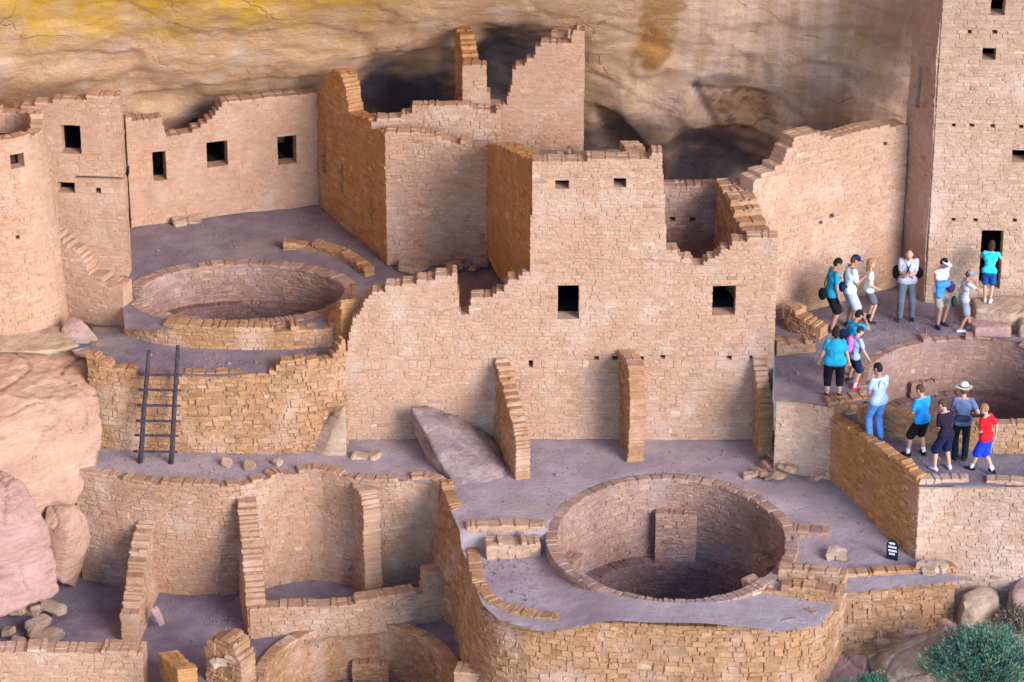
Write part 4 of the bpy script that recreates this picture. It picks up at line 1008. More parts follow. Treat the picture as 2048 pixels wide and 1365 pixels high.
stones((1060, 300, 1160, 318), z_at(1, 3, 310), 5, (.12, .22), "small stone on the roof of the square house", "stones on the roof")

# ================================================================== LADDER, SIGN, SHRUBS
WOOD = plain("dark_weathered_wood", (0.055, 0.042, 0.05), 0.8, 0.4, 12)
def tube(mb, a, b, ra, rb, n=10, bend=0.0, segs=6, seed=0):
    a, b = Vector(a), Vector(b); d = (b - a).normalized()
    s = d.cross(Vector((0, 1, 0.3))).normalized(); t = d.cross(s)
    i0 = len(mb.v)
    for k in range(segs + 1):
        f = k / segs; c = a.lerp(b, f) + s * bend * nz(f * 3 + seed, 1) + t * bend * nz(f * 3 + seed, 5); r_ = ra + (rb - ra) * f
        for j in range(n):
            w = 2 * math.pi * j / n
            mb.v.append(tuple(c + s * r_ * math.cos(w) + t * r_ * math.sin(w)))
    for k in range(segs):
        for j in range(n):
            j2 = (j + 1) % n
            mb.f.append((i0 + k * n + j, i0 + k * n + j2, i0 + (k + 1) * n + j2, i0 + (k + 1) * n + j)); mb.c.append((.5, 0, .5))
    mb.f.append(tuple(i0 + j for j in range(n))[::-1]); mb.f.append(tuple(i0 + segs * n + j for j in range(n))); mb.c += [(.5, 0, .5)] * 2
f1, f2 = Zp(280, 926, Z_T2), Zp(342, 928, Z_T2)
t1, t2 = onY(298, 702, -.84), onY(356, 692, -.84)
lad = empty("ladder", (f1 + f2) / 2, "dark wooden pole ladder leaning on the rough wall", "ladder")
for a, b, sd_ in ((f1, t1, 1), (f2, t2, 9)):
    m = MB(); tube(m, a, b, .058, .042, bend=.02, seed=sd_); m.build("rail", WOOD, lad, Vector(a), True)
def at_py(a, b, py):
    lo, hi = 0.0, 1.0
    for _ in range(30):
        mid = (lo + hi) / 2
        if proj(*a.lerp(b, mid))[1] > py: lo = mid
        else: hi = mid
    return a.lerp(b, lo)
for k, y in enumerate((748, 778, 809, 840, 869, 901)):
    a, b = at_py(f1, t1, y), at_py(f2, t2, y + 1); d = (b - a).normalized()
    m = MB(); a2, b2 = a - d * .16 + Vector((0, -.05, 0)), b + d * .13 + Vector((0, -.05, 0)); tube(m, a2, b2, .030, .026, 8, .012, seed=k * 3); m.build("rung", WOOD, lad, a2, True)

SIGN_K = plain("black_sign_paint", (0.012, 0.018, 0.03), 0.5, 0.2, 20, 0)
SIGN_W = plain("white_sign_paint", (0.8, 0.85, 0.85), 0.6, 0.05, 20, 0)
sp_ = Zp(1784, 1119, Z_T2 - .24)
sg = empty("trail_sign", sp_, "small black round-topped sign with white lettering on the terrace", "sign")
m = MB(); w_, h_ = 0.125, 0.42; prof = [(-w_, 0), (w_, 0), (w_, h_ * .72)] + [(w_ * math.cos(a), h_ * .72 + w_ * math.sin(a)) for a in [math.pi * k / 10 for k in range(1, 10)]] + [(-w_, h_ * .72)]
ax = Vector((0.90, -0.42, 0)); nrm_ = Vector((-0.42, -0.90, 0)); lean_ = Vector((0, 0.12, 1)).normalized()
def sgp(u, v, d): return tuple(sp_ + ax * u + lean_ * v + nrm_ * d)
n_ = len(prof); m.v = [sgp(u, v, .015) for u, v in prof] + [sgp(u, v, -.015) for u, v in prof]
m.f = [tuple(range(n_)), tuple(range(2 * n_ - 1, n_ - 1, -1))] + [(k, k + n_, (k + 1) % n_ + n_, (k + 1) % n_) for k in range(n_)]; m.c = [(.5, 0, .5)] * len(m.f)
m.build("panel", SIGN_K, sg, sp_)
m = MB()
for v0, words in ((.335, [(-.07, .05)]), (.255, [(-.085, -.02), (.0, .075)]), (.175, [(-.08, .08)]), (.105, [(-.06, .05)])):
    for a, b in words:
        u = a
        while u < b:
            l = rs.uniform(.014, .024); hh = .042
            m.hexa([sgp(u, v0, .019), sgp(u + l, v0, .019), sgp(u + l, v0 + hh, .019), sgp(u, v0 + hh, .019)], [sgp(u, v0, .016), sgp(u + l, v0, .016), sgp(u + l, v0 + hh, .016), sgp(u, v0 + hh, .016)])
            u += l + .008
m.build("lettering", SIGN_W, sg, sp_)
m = MB(); tube(m, sgp(0, .3, -.02), sgp(0, 0.0, -.2), .015, .015, 6); m.build("back_leg", SIGN_K, sg, sp_)

def leaf_mat(name, a, b, c):
    m, nt, bs = mat_base(name, 0.7)
    at = N(nt, "ShaderNodeAttribute"); at.attribute_name = "Col"; s_ = N(nt, "ShaderNodeSeparateColor"); nt.links.new(at.outputs["Color"], s_.inputs[0])
    nt.links.new(ramp(nt, s_.outputs[0], [(0, a), (0.5, b), (1, c)]), bs.inputs["Base Color"])
    return m
GRIT = rock_mat("grit", [(0.3, (0.20, 0.155, 0.15)), (0.5, (0.28, 0.22, 0.21)), (0.7, (0.36, 0.29, 0.27))], 9)
LEAF = leaf_mat("sage_green_leaves", (0.03, 0.085, 0.06), (0.075, 0.18, 0.125), (0.24, 0.33, 0.17))
DRYLEAF = leaf_mat("dry_twigs", (0.10, 0.08, 0.07), (0.20, 0.16, 0.12), (0.30, 0.25, 0.18))
TWIG = plain("shrub_twig", (0.12, 0.09, 0.06))
def shrub(base, rad, hgt, nst, nl, label, mat, seed, ll=(.05, .11)):
    rnd = random.Random(seed)
    root = empty("shrub", base, label, "shrub", None)
    fol, stm = MB(), MB()
    for k in range(nst):
        a = rnd.uniform(0, 2 * math.pi); rr_ = rnd.random() ** .5
        lump = 0.85 + 0.75 * nz(math.cos(a) * 2.2 + seed, math.sin(a) * 2.2)
        tip = base + Vector((math.cos(a) * rad * rr_ * lump, math.sin(a) * rad * rr_ * lump, hgt * (1 - .55 * rr_ ** 2) * rnd.uniform(.75, 1.12)))
        st = base + Vector((math.cos(a) * rad * .12 * rr_, math.sin(a) * rad * .12 * rr_, -.05))
        if k % 3 == 0: tube(stm, st, tip, .012, .004, 5, .05, 4, k)
        hue = min(max(rnd.gauss(.45, .22), 0), 1)
        for j in range(nl):
            f = rnd.uniform(.35, 1.05) ** .7
            c = st.lerp(tip, f) + Vector((rnd.gauss(0, .045), rnd.gauss(0, .045), rnd.gauss(0, .035)))
            d = ((tip - st).normalized() + Vector((rnd.gauss(0, .55), rnd.gauss(0, .55), rnd.gauss(.15, .4)))).normalized()
            s = d.cross(Vector((rnd.gauss(0, 1), rnd.gauss(0, 1), rnd.gauss(0, 1)))).normalized(); l = rnd.uniform(*ll); w = l * .12
            fol.quad(tuple(c - s * w * .3), tuple(c + d * l * .5 - s * w), tuple(c + d * l), tuple(c + d * l * .5 + s * w), (min(max(hue + rnd.gauss(0, .12), 0), 1), 0, 0))
    fol.build("foliage", mat, root, base); stm.build("stems", TWIG, root, base)
shrub(on_hill(1962, 1372), 1.4, 1.15, 560, 36, "large bushy green shrub on the slope at the lower right corner", LEAF, 3)
shrub(on_hill(1738, 1392), 0.5, 0.42, 120, 26, "small green shrub at the bottom edge under the square ended wall", LEAF, 8)
shrub(on_hill(2035, 1262), 0.5, 0.5, 150, 16, "dry grey brown bush behind the green shrub", DRYLEAF, 12)

# ================================================================== PEOPLE
def capsule(bm, p0, p1, r0, r1=None, flat=1.0, fdir=None, n=12):
    r1 = r0 if r1 is None else r1
    p0, p1 = Vector(p0), Vector(p1); ax_ = p1 - p0; L = ax_.length
    if L < 1e-5: ax_, L = Vector((0, 0, 1)), 1e-5
    z = ax_.normalized()
    ref = fdir if fdir is not None else Vector((0, 1, 0.01))
    y = (ref - z * ref.dot(z))
    if y.length < .05: y = Vector((1, 0, 0)) - z * z.x
    y.normalize(); x = y.cross(z)
    rings = []
    for k in range(5): a = -math.pi / 2 + math.pi / 2 * k / 4; rings.append((p0 + z * r0 * math.sin(a), r0 * math.cos(a)))
    for k in range(5): a = math.pi / 2 * k / 4; rings.append((p1 + z * r1 * math.sin(a), r1 * math.cos(a)))
    vs = []
    for c, r_ in rings:
        r_ = max(r_, 1e-4)
        vs.append([bm.verts.new(c + x * r_ * math.cos(2 * math.pi * j / n) + y * r_ * flat * math.sin(2 * math.pi * j / n)) for j in range(n)])
    for a, b in zip(vs, vs[1:]):
        for j in range(n): bm.faces.new((a[j], a[(j + 1) % n], b[(j + 1) % n], b[j]))
    bm.faces.new(vs[0][::-1]); bm.faces.new(vs[-1])

def ell(bm, c, rx, ry, rz, rot=None):
    mt = Matrix.Translation(Vector(c)) @ (rot.to_4x4() if rot else Matrix()) @ Matrix.Diagonal((rx, ry, rz, 1))
    bmesh.ops.create_uvsphere(bm, u_segments=14, v_segments=10, radius=1, matrix=mt)

def solid(bm, voxel, smooth=3):
    me = evaluate(bm, [('REMESH', dict(mode='VOXEL', voxel_size=voxel)), ('SMOOTH', dict(factor=0.5, iterations=smooth))])
    finish_smooth(me); return me

SKIN = plain("fair_skin", (0.52, 0.29, 0.21), 0.6, 0.1, 30, 0)  # fairer of the two skin colours
SKIN_T = plain("tanned_skin", (0.38, 0.19, 0.125), 0.6, 0.1, 30, 0)
HAIRS = {"black": plain("black_hair", (0.02, 0.014, 0.013)), "brown": plain("brown_hair", (0.10, 0.05, 0.028)), "fair": plain("fair_hair", (0.30, 0.16, 0.07)), "dkbrown": plain("dark_brown_hair", (0.05, 0.024, 0.018))}
CLOTH = {}
def cloth(name, col):
    if name not in CLOTH: CLOTH[name] = plain(name, col, 0.9, 0.18, 9, 0.5)
    return CLOTH[name]
EYE = plain("eye_dark", (0.02, 0.015, 0.015), 0.3, 0, 10, 0)

def ik(a, b, l1, l2, hint):
    d = b - a; L = min(d.length, (l1 + l2) * .999); dn = d.normalized(); b = a + dn * L
    x = (l1 * l1 - l2 * l2 + L * L) / (2 * L); h = math.sqrt(max(l1 * l1 - x * x, 0))
    hv = hint - dn * hint.dot(dn); hv.normalize()
    return a + dn * x + hv * h, b

def person(label, foot, z, H, face, lean=0, w=1.0, feet=((-.10, 0, 0), (.10, 0, 0)), arms=("down", "down"), head=(10, 0), hair="brown", hair_len=0, shirt=None, sleeve=.55, lower=None, lower_len=.5,
           skin=None, shoe=(0.03, 0.03, 0.035), sock=None, hat=None, hip_w=1.0, knee=0.04, foot_z=None, loose=1.0, vneck=False, turn=0, sole=None):
    s = H / 1.75; skin = skin or SKIN
    p = Zp(foot[0], foot[1], z)
    F, Rt, U = Vector((0, 1, 0)), Vector((1, 0, 0)), Vector((0, 0, 1))
    le = R(lean); dirU = (U * math.cos(le) + F * math.sin(le)).normalized(); dirF = (F * math.cos(le) - U * math.sin(le)).normalized()
    hipc = U * .90 - F * (.05 + .16 * math.sin(le))
    wa, ch, nk = hipc + dirU * .17, hipc + dirU * .36, hipc + dirU * .545
    tn = R(turn); Rs = Rt * math.cos(tn) + dirF * -math.sin(tn)
    hp, hy = R(head[0]), R(head[1])
    hU = (dirU * math.cos(hp) + dirF * math.sin(hp)).normalized(); hF0 = (dirF * math.cos(hp) - dirU * math.sin(hp)).normalized()
    Rh = Rt * math.cos(hy) - hF0 * math.sin(hy); hF = hF0 * math.cos(hy) + Rt * math.sin(hy)
    hc = nk + dirU * .035 + hU * .135 + hF0 * .02
    hrot = Matrix((Rh, hF, hU)).transposed()
    def hp_(x, y, zz): return hc + hrot @ Vector((x, y, zz))
    body = bmesh.new(); J = {}
    # legs
    for sgn, ft, nm in ((-1, feet[0], "l"), (1, feet[1], "r")):
        hip = hipc + Rt * sgn * .085 * hip_w - U * .01
        ank = Vector((ft[0], ft[1], ft[2] + .075))
        kn, ank = ik(hip, ank, .43, .43, F + Rt * sgn * .15 + Vector((0, knee, 0)))
        toe_d = (F + Rt * sgn * .25).normalized()
        if ft[2] > .05: toe_d = (toe_d - U * .9).normalized()
        J[nm] = (hip, kn, ank, toe_d)
        capsule(body, hip, kn, .082 * w, .054 * w); capsule(body, kn, kn.lerp(ank, .35) - F * .012, .052 * w, .056 * w); capsule(body, kn.lerp(ank, .35) - F * .012, ank, .055 * w, .036)
        capsule(body, ank - U * .03, ank - U * .045 + toe_d * .13, .036, .028)
    # trunk
    capsule(body, hipc - Rt * .07 * hip_w, hipc + Rt * .07 * hip_w, .105 * w, flat=.85); capsule(body, hipc, wa, .12 * w, .115 * w, .75, F)
    capsule(body, wa, ch, .12 * w, .145 * w, .68, F); capsule(body, ch - Rs * .07, ch + Rs * .07, .11 * w, flat=.85)
    sh = {}
    for sgn in (-1, 1):
        sh[sgn] = nk - dirU * .05 + Rs * sgn * .160 * (0.85 + .15 * w)
        capsule(body, nk - dirU * .04, sh[sgn] - dirU * .01, .055, .055)
    capsule(body, ch, nk, .12 * w, .05, .75, F); capsule(body, nk - dirU * .02, hc - hU * .05 - hF * .015, .052, .05)
    # head
    ell(body, hc + hU * .02 - hF * .008, .076, .096, .098, hrot); ell(body, hp_(0, .02, -.05), .060, .070, .070, hrot)
    capsule(body, hp_(0, .088, .005), hp_(0, .106, -.03), .011, .014); capsule(body, hp_(0, .055, -.098), hp_(0, .07, -.09), .028)
    capsule(body, hp_(-.022, .083, -.062), hp_(.022, .083, -.062), .009)
    for sgn in (-1, 1): ell(body, hp_(sgn * .078, -.012, -.01), .012, .024, .034, hrot)
    # arms and hands
    AJ = {}
    for sgn, pose in ((-1, arms[0]), (1, arms[1])):
        a = sh[sgn]
        T = {"down": (.09, .05, -.53), "back": (.10, -.12, -.50), "front": (-.10, .26, -.24), "frontlow": (-.02, .26, -.34), "up": (-.12, .27, .06), "hip": (.10, .13, -.36), "fold": (-.17, .21, -.27), "out": (.15, .05, -.52),
             "forward": (.05, .42, -.22), "swing": (.08, .22, -.46), "lean": (.06, .36, -.36), "chin": (-.06, .20, .04)}[pose] if isinstance(pose, str) else pose
        tgt = a + Rt * sgn * T[0] + F * T[1] + U * T[2]
        hint = -F * .7 - U * .45 + Rt * sgn * .55
        el, wr = ik(a, tgt, .29, .255, hint)
        AJ[sgn] = (a, el, wr)
        capsule(body, a, el, .050 * (.6 + .4 * w), .040); capsule(body, el, wr, .041, .027)
        d = (wr - el).normalized(); side = d.cross(U if abs(d.z) < .8 else F).normalized()
        pn = side.cross(d).normalized()
        capsule(body, wr, wr + d * .055, .026, .033, .55, pn)
        for k in range(4):
            b0 = wr + d * .075 + side * (k - 1.5) * .019; ln = (.062, .075, .070, .052)[k]
            m1 = b0 + d * ln * .55 + pn * .006; m2 = m1 + d * ln * .38 + pn * .022
            capsule(body, b0, m1, .0095, .0088, n=8); capsule(body, m1, m2, .0088, .0075, n=8)
        th = wr + d * .03 - side * .028; t1_ = th - side * .026 + d * .034; capsule(body, th, t1_, .0125, .0105, n=8); capsule(body, t1_, t1_ + d * .032 + pn * .012, .0105, .009, n=8)
    ob = mesh_obj("person", solid(body, .0085, 2), skin); ob.location = p; ob.scale = (s, s, s); ob.rotation_euler = (0, 0, -R(face))
    tag(ob, label, "person")
    def part(nm, bm, mat, vox=.011, sm=4):
        return mesh_obj(nm, solid(bm, vox, sm), mat, ob)
    # shirt
    if shirt is not None:
        b = bmesh.new(); e = .018
        capsule(b, hipc + dirU * .0, wa, (.128 * w + e) * loose, (.122 * w + e) * loose, .80, F); capsule(b, wa, ch, (.125 * w + e) * loose, .148 * w + e, .76, F)
        capsule(b, ch - Rs * .07, ch + Rs * .07, .11 * w + e, flat=.88); capsule(b, ch, nk - dirU * .035, .125 * w + e, .06 + e * .4, .8, F)
        for sgn in (-1, 1):
            capsule(b, nk - dirU * .05, sh[sgn] - dirU * .014, .052 + e * .5, .050 + e * .5)
            a, el, wr = AJ[sgn]
            if sleeve > 0:
                k = min(sleeve, 1.0); capsule(b, a, a.lerp(el, k), .050 * (.6 + .4 * w) + e * .7, .046 + e * 1.1)
                if sleeve > 1: capsule(b, el, el.lerp(wr, sleeve - 1), .043 + e, .032 + e)
        capsule(b, hipc - Rt * .075 * hip_w + dirU * .03, hipc + Rt * .075 * hip_w + dirU * .03, .112 * w + e * 1.5, flat=.95)
        hem = hipc - dirU * .055
        for v in b.verts:
            q = (v.co - hem).dot(dirU)
            if q < 0 and (v.co - hipc).length < .32: v.co -= dirU * q
        part("shirt", b, shirt)
    if lower is not None:
        b = bmesh.new(); e = .020
        capsule(b, hipc - Rt * .07 * hip_w, hipc + Rt * .07 * hip_w, .108 * w + e, flat=.88); capsule(b, hipc, hipc + dirU * .08, .124 * w + e * .6, .122 * w + e * .5, .8, F)
        for nm in ("l", "r"):
            hip, kn, ank, td = J[nm]
            if lower_len <= 1:
                capsule(b, hip, hip.lerp(kn, lower_len), .086 * w + e, .070 * w + e * 2.0)
            else:
                capsule(b, hip, kn, .086 * w + e, .060 * w + e); capsule(b, kn, kn.lerp(ank, lower_len - 1), .060 * w + e, .050 * w + e)
        part("trousers" if lower_len > 1.75 else ("capris" if lower_len > 1 else "shorts"), b, lower)
    for nm in ("l", "r"):
        hip, kn, ank, td = J[nm]
        b = bmesh.new(); hl = ank - U * .032 - td * .05
        capsule(b, hl, hl + td * .10 + U * .004, .043, .046); capsule(b, hl + td * .10, hl + td * .18 - U * .008, .044, .034); capsule(b, ank - U * .02, ank + U * .01, .042, .04)
        for v in b.verts: v.co.z = max(v.co.z, min(hl.z, (hl + td * .18).z) - .038 if td.z > -.3 else -9)
        so = part("shoe", b, cloth("shoe_%.2f_%.2f_%.2f" % shoe, shoe), .011, 2)
        if sock:
            b = bmesh.new(); capsule(b, ank, ank.lerp(kn, .26), .043, .050); part("sock", b, cloth("white_sock", (.75, .75, .75)), .011, 2)
    # hair and hats
    if hair:
        b = bmesh.new()
        ell(b, hp_(0, -.018, .034), .084, .098, .094, hrot); ell(b, hp_(0, -.05, -.005), .078, .068, .078, hrot)
        if hair_len > 0:
            capsule(b, hp_(0, -.06, -.02), hp_(0, -.075, -.05 - hair_len), .078, .055, .6, hF); capsule(b, hp_(-.065, -.02, 0), hp_(-.068, -.03, -.05 - hair_len * .6), .03, .025); capsule(b, hp_(.065, -.02, 0), hp_(.068, -.03, -.05 - hair_len * .6), .03, .025)
        hm = part("hair", b, HAIRS[hair], .010, 2)
        for v in hm.data.vertices: v.co += v.co.normalized() * 0.012 * noise.noise(v.co * 38)
    for sgn in (-1, 1):
        me_ = bmesh.new(); ell(me_, hp_(sgn * .031, .079, .012), .012, .009, .008, hrot); m_ = bpy.data.meshes.new("eye"); me_.to_mesh(m_); me_.free(); mesh_obj("eye", m_, EYE, ob)
    if hat:
        kind, col = hat; b = bmesh.new()
        if kind == "cap":
            ell(b, hp_(0, -.008, .052), .089, .106, .078, hrot); ell(b, hp_(0, .125, .045), .066, .070, .010, hrot); part("cap", b, cloth("cap_%.2f" % col[2], col), .010, 2)
        elif kind == "visor":
            ell(b, hp_(0, .0, .065), .088, .104, .03, hrot); ell(b, hp_(0, .12, .062), .066, .065, .010, hrot); part("cap", b, cloth("visor_%.2f" % col[2], col), .010, 2)
        else:
            m_ = MB(); prof = [(.175, .060), (.178, .066), (.105, .070), (.092, .075), (.090, .125), (.078, .165), (.035, .185), (0.001, .178)]
            for k in range(28):
                for (r0, z0), (r1, z1) in zip(prof, prof[1:]):
                    a0, a1 = 2 * math.pi * k / 28, 2 * math.pi * (k + 1) / 28
                    f_ = lambda r_, zz, a: tuple(hp_(r_ * math.cos(a), r_ * math.sin(a) * 1.08 - .005, zz - .012 + (.02 * (r_ / .178) ** 3 * abs(math.cos(a))) - (.022 * max(0, 1 - abs(math.sin(a) * 2)) if zz > .15 else 0)))
                    m_.quad(f_(r0, z0, a0), f_(r0, z0, a1), f_(r1, z1, a1), f_(r1, z1, a0))
                a0, a1 = 2 * math.pi * k / 28, 2 * math.pi * (k + 1) / 28
                m_.quad(f_(.175, .060, a0), f_(.175, .060, a1), f_(.02, .055, a1), f_(.02, .055, a0))
            o_ = m_.build("hat", cloth("straw_hat", col), ob, None, True)
            m_ = MB()
            for k in range(28):
                a0, a1 = 2 * math.pi * k / 28, 2 * math.pi * (k + 1) / 28
                m_.quad(f_(.096, .073, a0), f_(.096, .073, a1), f_(.0945, .098, a1), f_(.0945, .098, a0))
            m_.build("hat_band", cloth("dark_band", (.03, .03, .05)), o_, None, True)
    Mw = Matrix.Translation(p) @ Matrix.Rotation(-R(face), 4, 'Z') @ Matrix.Scale(s, 4)
    return dict(ob=ob, M=Mw, nk=nk, ch=ch, wa=wa, hip=hipc, sh=sh, arm=AJ, F=F, R=Rs, U=dirU, dF=dirF, head=hp_, J=J, w=w, part=part)

def held(name, label, cat, P, build, mat, vox=.011, sm=3):
    """something carried: stays a thing of its own"""
    b = bmesh.new(); build(b)
    b.transform(P["M"])
    me_ = solid(b, vox, sm); c = sum((v.co for v in me_.vertices), Vector()) / len(me_.vertices)
    for v in me_.vertices: v.co -= c
    o = mesh_obj(name, me_, mat); o.location = c
    return tag(o, label, cat)

def strap_loop(bm, P, over, under, r_=.014):
    """diagonal strap round the trunk from a shoulder to the opposite hip"""
    a = P["sh"][over] * .65 + P["nk"] * .35; w = P["w"]
    pts = [a + P["U"] * .04, P["ch"] + P["dF"] * .155 * w, P["wa"] + P["dF"] * .14 * w - P["R"] * over * .07, P["hip"] - P["R"] * over * .17 * w]
    ptb = [a + P["U"] * .04, P["ch"] - P["dF"] * .15 * w, P["wa"] - P["dF"] * .14 * w - P["R"] * over * .07, P["hip"] - P["R"] * over * .17 * w]
    for q in (pts, ptb):
        for u, v in zip(q, q[1:]): capsule(bm, u, v, r_, n=8)

TEAL, CYAN = cloth("teal_cotton", (.015, .27, .42)), cloth("bright_blue_cotton", (.02, .30, .70))
WHITE, NAVY, BLACK = cloth("white_cotton", (.74, .76, .76)), cloth("navy_cloth", (.012, .018, .06)), cloth("black_cloth", (.010, .010, .014))
PALE_BLUE, KHAKI, GREY = cloth("pale_blue_cotton", (.34, .44, .66)), cloth("khaki_cloth", (.34, .29, .24)), cloth("grey_cloth", (.115, .125, .15))
DENIM, RED, ROYAL = cloth("light_denim", (.10, .26, .58)), cloth("red_cotton", (.68, .012, .02)), cloth("royal_blue_cloth", (.012, .05, .62))
BLACKNYL, PLUM, SLATE = cloth("black_nylon", (.008, .008, .010)), cloth("plum_black_cotton", (.022, .012, .028)), cloth("slate_grey_cotton", (.12, .16, .27))

p = person("man in teal shirt and black shorts with a black shoulder bag", (1664, 662), Z_PLAZA, 1.80, 75, 6, 1.08, ((-.08, .04, 0), (.10, -.06, 0)), ("down", "down"), (22, 15), "black", shirt=TEAL, lower=BLACK, lower_len=.85, skin=SKIN_T)
def _b(b): ell(b, p["hip"] - p["F"] * .20 + p["R"] * .02 + p["U"] * .02, .12, .09, .14); strap_loop(b, p, 1, -1)
held("shoulder_bag", "round black bag hanging at the back of the man in teal", "bag", p, _b, BLACKNYL)

p = person("man in navy cap and white shirt reading what he holds", (1699, 655), Z_PLAZA, 1.80, 70, 4, 1.08, arms=("front", "front"), head=(28, 10), hair="brown", shirt=WHITE, sleeve=.7, lower=cloth("pale_grey_cloth", (.42, .47, .60)), lower_len=.95, hat=("cap", (.012, .018, .07)), skin=SKIN_T)
def _b(b): strap_loop(b, p, -1, 1, .018); ell(b, p["hip"] - p["F"] * .17 + p["U"] * .1, .10, .07, .12)
held("waist_bag", "navy strapped bag worn by the man in the navy cap", "bag", p, _b, NAVY)

person("girl with fair shoulder-length hair in a white top and grey shorts", (1738, 645), Z_PLAZA, 1.58, 80, 0, .88, arms=("down", "hip"), head=(5, 8), hair="fair", hair_len=.14, shirt=cloth("mint_white_cotton", (.62, .76, .74)), sleeve=.4, lower=GREY, lower_len=.7)

p = person("dark haired boy in teal shirt bending to look through a camera", (1699, 757), Z_PLAZA, 1.66, 55, 22, .95, ((-.10, .12, 0), (.10, -.10, 0)), ("up", "up"), (12, 0), "black", shirt=TEAL, lower=NAVY, lower_len=.85, skin=SKIN_T)
def _b(b):
    c = (p["arm"][1][2] + p["arm"][-1][2]) / 2 + p["F"] * .09 + p["U"] * .03
    capsule(b, c - p["R"] * .05, c + p["R"] * .05, .035, flat=.8); capsule(b, c, c + p["F"] * .08, .028, .03)
held("camera", "small black camera held up by the bending boy in teal", "camera", p, _b, BLACKNYL, .008)
def _b(b): ell(b, p["wa"] - p["dF"] * .20, .15, .09, .17); strap_loop(b, p, 1, -1)
held("backpack", "navy pack low on the back of the bending boy in teal", "backpack", p, _b, cloth("navy_nylon", (.02, .035, .10)))

person("woman in teal top and black capris seen from behind", (1666, 795), Z_PLAZA, 1.68, 4, 2, 1.32, ((-.13, 0, 0), (.13, .03, 0)), ("out", "out"), (12, 0), "black", .05, shirt=TEAL, sleeve=.65, lower=BLACK, lower_len=1.45, hip_w=1.25, loose=1.08)

p = person("child in pale shirt and navy shorts with a pink and navy backpack", (1709, 776), Z_PLAZA, 1.48, 62, 8, .92, ((-.08, .06, 0), (.09, -.07, 0)), ("down", (.18, .16, -.48)), (25, 10), "dkbrown", shirt=PALE_BLUE, lower=NAVY, lower_len=.85, shoe=(.75, .03, .06), sock=True)
def _b(b): capsule(b, p["ch"] - p["dF"] * .20 - p["U"] * .12, p["ch"] - p["dF"] * .20 + p["U"] * .10, .12, .11, .75, p["F"])
bp = held("backpack", "pink and navy backpack on the child in the pale shirt", "backpack", p, _b, cloth("pink_nylon", (.80, .16, .48)))
b = bmesh.new(); capsule(b, p["ch"] - p["dF"] * .29 - p["U"] * .10, p["ch"] - p["dF"] * .29 + p["U"] * .03, .07, .06, .5, p["F"]); strap_loop(b, p, -1, 1, .02); b.transform(p["M"])
me_ = solid(b, .011, 3)
for v in me_.vertices: v.co -= bp.location
mesh_obj("pack_pocket", me_, NAVY, bp)

p = person("man in pale blue shirt and light jeans standing on the step seen from behind", (1750, 880), Z_PATH, 1.80, -28, 3, 1.02, ((-.09, .06, 0), (.10, -.05, 0)), ("front", "front"), (22, -25), "black", shirt=PALE_BLUE, lower=DENIM, lower_len=1.97, skin=SKIN_T, shoe=(.06, .10, .25))
b = bmesh.new(); c = p["ch"] - p["dF"] * .138 + p["U"] * .05
import itertools
pts = [c + p["R"] * .075 * math.cos(a) + p["U"] * .085 * math.sin(a) for a in [math.pi * (-.15 + 1.3 * k / 9) for k in range(10)]]
for u, v in zip(pts, pts[1:]): capsule(b, u, v, .014, n=8)
p["part"]("shirt_print", b, WHITE, .008, 1)

person("boy in bright blue shirt and black shorts standing with feet apart", (1836, 912), Z_PATH, 1.66, -35, 4, .98, ((-.20, .12, 0), (.13, -.04, 0)), ("front", "front"), (25, -15), "brown", shirt=CYAN, sleeve=.7, lower=BLACK, lower_len=.98, shoe=(.015, .02, .02), sock=True, loose=1.08)
person("boy in plum black shirt and navy shorts with white shoes", (1884, 940), Z_PATH, 1.62, -30, 10, .98, ((-.17, .05, 0), (.17, -.04, 0)), ("fold", "fold"), (38, -20), "brown", shirt=PLUM, sleeve=.8, lower=NAVY, lower_len=1.0, shoe=(.70, .68, .78))
p = person("ranger in slate shirt, dark trousers and pale broad-brimmed hat", (1919, 920), Z_PATH, 1.76, 5, 2, 1.0, arms=("front", "hip"), head=(6, 0), hair="brown", shirt=SLATE, sleeve=.6, lower=cloth("dark_green_cloth", (.012, .020, .022)), lower_len=1.97, hat=("ranger", (.68, .66, .56)))
def _b(b): capsule(b, p["wa"] - p["dF"] * .17 - p["R"] * .09 - p["U"] * .02, p["wa"] - p["dF"] * .17 + p["R"] * .09 - p["U"] * .02, .075, flat=.7)
wb = held("waist_pack", "dark pack on the back of the ranger's belt", "bag", p, _b, cloth("dark_slate_nylon", (.03, .035, .06)))
person("boy in red shirt and blue shorts walking to the left", (1963, 946), Z_PATH, 1.60, -48, 4, .98, ((-.06, .24, 0), (.06, -.26, .05)), ("fold", "back"), (20, -15), "fair", shirt=RED, sleeve=.7, lower=ROYAL, lower_len=1.0, shoe=(.012, .012, .018), sock=True, loose=1.05)

